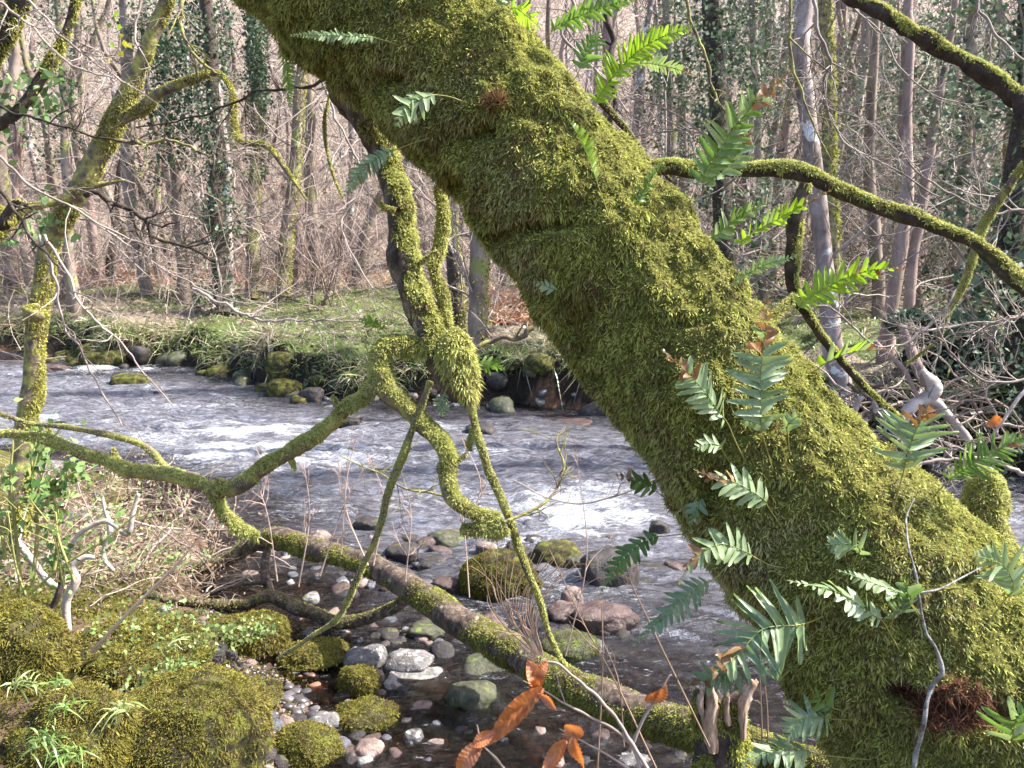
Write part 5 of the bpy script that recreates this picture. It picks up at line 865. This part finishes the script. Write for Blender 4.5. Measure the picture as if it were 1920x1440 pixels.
fl = Pb[rng.integers(0, n, 2600)]+rng.normal(size=(2600, 3))*[.14, .14, .09]+[0, 0, .08]; g.add(*leaves(fl[1000:], .03, np.array([.10, .18, .05]), np.array([.26, .34, .12])) if 0 else leaves(fl, .022, np.array([.16, .10, .06]), np.array([.48, .34, .24])))
o = part('dead_stems', g, M_straw, kind='stuff'); tag(o, 'tangle of straw coloured dead stems on the near bank at left', 'undergrowth')
def stemplant(name, label, cat, stems, d, leafn, col, leafc=None, r=3, sz=.03, mat=M_straw, lv=((5, .7, .35, .6),), mono=False):
    P0 = pt(stems[0][0][0], stems[0][0][1], d); th = empty(name, P0, label, cat); g = G(); tips = []
    for s in stems:
        p = crom(pts(s, d), 20); rr = np.linspace(r, r*.4, 20)/FPX*d; V, Q = tubes(p[None], rr[None], 5); g.add(V, Q, None, col*(.8+.4*rng.random())); tips.append(p)
        if lv: spray(p[None], rr[None], np.array([np.linalg.norm(p[-1]-p[0])]), lv, 3, .2, (0, 0, .2), g, (col*.8, col*1.2))
    part('stems', g, mat, th)
    if leafn:
        a = np.vstack(tips); q = a[rng.integers(len(a)//4, len(a), leafn)]+rng.normal(size=(leafn, 3))*.035*d/3; part('foliage', leaves(q, sz, *leafc), M_ivy, th, kind='stuff')
cY = np.array([.38, .36, .13]); cT = np.array([.45, .30, .22]); cP = np.array([.55, .40, .33]); hl = (np.array([.08, .17, .04]), np.array([.25, .36, .10]))
stemplant('holly_sapling', 'small green holly sapling at the left edge under the leaning tree', 'shrub', [[(40, 1110), (30, 1000), (20, 900), (25, 830)], [(60, 1100), (70, 990), (60, 900), (70, 850)], [(100, 1080), (110, 980), (90, 900)], [(10, 1050), (0, 960), (-10, 880)], [(75, 960), (120, 900), (150, 880)]], 3.6, 330, cY, hl, 4, .04)
stemplant('holly_sapling', 'holly leaves growing round the foot of the leaning tree', 'shrub', [[(60, 880), (55, 820), (65, 780)], [(60, 880), (80, 830), (82, 790)], [(70, 860), (100, 820), (125, 790)]], 4.8, 45, cY, hl, 2, .05)
stemplant('bramble_stems', 'lit bare bramble stems arching behind the mossy mound', 'shrub', [[(50, 1120), (30, 1060), (15, 960)], [(120, 1100), (100, 1000), (60, 940)], [(140, 1090), (110, 1010), (105, 960)], [(60, 1110), (120, 1060), (200, 1010), (260, 960)]], 3.4, 40, cY, hl, 3, .03)
stemplant('pale_stick', 'straight pale dead stick leaning across the mossy bank', 'stick', [[(172, 1222), (250, 1140), (330, 1060), (380, 1000)]], 3.4, 0, np.array([.55, .42, .32]), None, 4, lv=())
stemplant('red_shoots', 'fan of thin reddish shoots rising from the log behind the orange leaves', 'shoots', [[(1010+rng.uniform(-8, 8), 1228), (975+k*6-50, 1130+rng.uniform(-20, 20)), (905+k*14, 1030+rng.uniform(-50, 30))] for k in range(15)], 2.9, 0, cT, None, 1.6, lv=((2, .3, .4, .7),))
stemplant('pale_shoots', 'thin pale shoots standing in front of the rapids, left of the mossy fork', 'shoots', [[(520, 1090), (500, 960), (465, 870)], [(560, 1100), (580, 960), (560, 820)], [(600, 1080), (640, 960), (680, 880)], [(640, 1040), (650, 900), (668, 820)], [(690, 1060), (650, 960), (632, 850)], [(450, 960), (500, 900), (480, 840)]], 3.2, 0, cP, None, 1.7, lv=((6, .6, .3, .7), (3, .7, .4, .8)))
stemplant('pale_shoots', 'thin pale shoots between the green hanging stem and the mossy arm', 'shoots', [[(700, 1060), (720, 940), (690, 850)], [(760, 1090), (770, 960), (745, 860)], [(880, 1120), (870, 990), (855, 900)], [(1060, 1230), (1100, 1050), (1085, 880)], [(890, 960), (900, 900), (865, 820)]], 3.0, 0, cP, None, 1.5, lv=((7, .6, .3, .7), (3, .7, .4, .8)))
stemplant('dry_stalks', 'dry upright stalks at the water edge right of the orange leaves', 'stalks', [[(1120, 1450), (1130, 1250), (1128, 1130)], [(1230, 1440), (1150, 1270), (1100, 1180), (1030, 1030)], [(1330, 1400), (1200, 1130), (1180, 1080)], [(1170, 1400), (1160, 1280), (1130, 1200)], [(1430, 1400), (1425, 1280), (1420, 1240)], [(1440, 1400), (1438, 1320), (1430, 1260)]], 2.2, 0, np.array([.35, .24, .17]), None, 2., lv=((3, .6, .2, .7),))
def stick(label, px, d, rp, mat=M_bleached, name='dead_branch', n=60, lv=None, cat='branch', seed=0):
    ds = np.interp(np.linspace(0, 1, len(px)), np.linspace(0, 1, len(d)), d); rp = np.interp(np.linspace(0, 1, len(px)), np.linspace(0, 1, len(rp)), rp); P = np.array([pt(a[0], a[1], q) for a, q in zip(px, ds)])
    V, Q, T = tube(P, rp/FPX*ds, n, 9, .18, 12., seed, True, .05, .8); o = part(name, (V, Q, T, None), mat, origin=P[0]); tag(o, label, cat)
stick('bleached twisted root standing on the mossy bank, forked at the top', [(130, 1180), (128, 1120), (145, 1085), (140, 1060), (160, 1045), (178, 1045)], (3.5,), (7, 8, 9, 8, 6, 4))
stick('pale weathered branch lying in the brambles from the left edge', [(30, 1015), (70, 1060), (100, 1095), (125, 1100)], (3.7,), (6, 6, 7, 5))
stick('thin curved bleached branch above the brambles', [(120, 1050), (150, 1000), (200, 975), (235, 1000), (250, 960), (262, 930)], (4.0,), (4, 5, 5, 4))
stick('dark charred branch behind the twisted root', [(100, 1140), (112, 1110), (118, 1060)], (3.6,), (5, 6, 4), M_darkbark)
stick('thin white root looping in the brambles', [(190, 930), (205, 990), (190, 1040), (210, 1070)], (4.4,), (4, 5, 4))
for k, (lab, px, rp, mt) in enumerate([
 ('thick bleached root arching above the debris pile', [(1722, 690), (1745, 730), (1735, 755), (1705, 770), (1690, 800)], (9, 14, 13, 12, 8), M_bleached), ('white barkless limb sloping down right from the debris pile', [(1740, 740), (1765, 760), (1795, 800), (1818, 838)], (12, 10, 9, 7), M_bleached),
 ('reddish broken snag leaning up out of the debris pile', [(1692, 612), (1705, 650), (1715, 690), (1735, 725)], (8, 9, 10, 9), M_pinkbark), ('brown log laid flat across the debris pile', [(1625, 780), (1660, 772), (1700, 775), (1730, 760)], (8, 8, 8, 7), M_bark), ('short bleached root pointing down to the dark water', [(1620, 795), (1635, 830), (1648, 862)], (8, 7, 4), M_bleached),
 ('forked brown branch at the back of the debris pile', [(1600, 700), (1640, 720), (1690, 690), (1735, 650)], (5, 6, 7, 4), M_bark), ('curled pale root at the left of the debris pile', [(1600, 780), (1612, 750), (1630, 745), (1640, 770), (1620, 790)], (5, 6, 5, 4), M_bleached), ('thin grey branch crossing the debris pile', [(1590, 720), (1650, 760), (1700, 790), (1760, 800)], (4, 5, 4), M_bark),
 ('gnarled root in the shade under the debris pile', [(1640, 830), (1690, 812), (1740, 830), (1790, 850)], (6, 7, 6, 4), M_bark), ('slim reddish branch crossing the snag', [(1640, 640), (1690, 690), (1720, 745)], (4, 5, 4), M_pinkbark)]): stick(lab, px, (6.3,), rp, mt, 'dead_root' if 'root' in lab else 'dead_branch', seed=k)
c = pt(1690, 790, 6.6); n = 130; s = c+rng.normal(size=(n, 3))*[.55, .3, .15]; P, Rr = grow(s, nrm(rng.normal(size=(n, 3))*[1, .6, .5]), .4+.5*rng.random(n), .006+.008*rng.random(n), 8, .25); V, Q = tubes(P, Rr, 5)
o = part('driftwood', (V, Q, None, np.repeat(np.array([.14, .10, .08])+(np.array([.36, .30, .27]))*rng.random((n, 1)), 40, 0)), M_vtwig, kind='stuff'); tag(o, 'heap of small flood debris sticks under the bleached roots', 'driftwood')
n = 2400; q = np.array([plane_hit(rng.uniform(540, 1420), rng.uniform(1010, 1470), -.05) for _ in range(n)]); P = np.stack([q[:, 0], q[:, 1], height(q[:, 0], q[:, 1])], -1); V0, T0 = ico(2); s = (.010+.035*rng.random(n)**2)[:, None, None]
sh = 1+.28*np.stack([fbm(V0*1.4+k*2.3, 2, k) for k in range(12)])[rng.integers(0, 12, n)][..., None]; V = P[:, None]+V0[None]*s*sh*np.array([1, .85, .6]); V[..., 2] += s[..., 0]*.2
c = np.repeat(np.where(rng.random((n, 1)) < .35, np.array([[.16, .075, .045]]), np.array([[.07, .06, .06]]))*(.5+1.6*rng.random((n, 1))), len(V0), 0)
o = part('river_stones', (V.reshape(-1, 3), None, (T0[None]+(np.arange(n)*len(V0))[:, None, None]).reshape(-1, 3), c), bpy.data.materials['gravel_stone'], kind='stuff'); tag(o, 'brown and dark cobbles covering the bed of the clear shallows', 'cobbles')
print('TRIS', sum(len(o.data.loops)-2*len(o.data.polygons) for o in S.objects if o.type == 'MESH' and o.data.users), 'uniq', sum(len(m.loops)-2*len(m.polygons) for m in bpy.data.meshes if m.users), 'objs', len(S.objects))
# low dry scrub and sedge on the brow of the far bank
n = 900; x = (rng.random(n)*2-1)*10; y = yf(x)+.4+rng.random(n)*4.5; P, Rr = grow(np.stack([x, y, height(x, y)], -1), nrm(rng.normal(size=(n, 3))*[1, .8, .2]+[0, 0, .7]), .15+.5*rng.random(n)**2, .003+.004*rng.random(n), 7, .25, (0, 0, -.6)); V, Q = tubes(P, Rr, 3)
o = part('dry_stems', (V, Q, None, np.repeat(np.array([.18, .13, .10])+np.array([.36, .30, .24])*rng.random((n, 1)), 21, 0)), M_vtwig, kind='stuff'); tag(o, 'dry arching stems scattered over the grassy far bank', 'undergrowth')
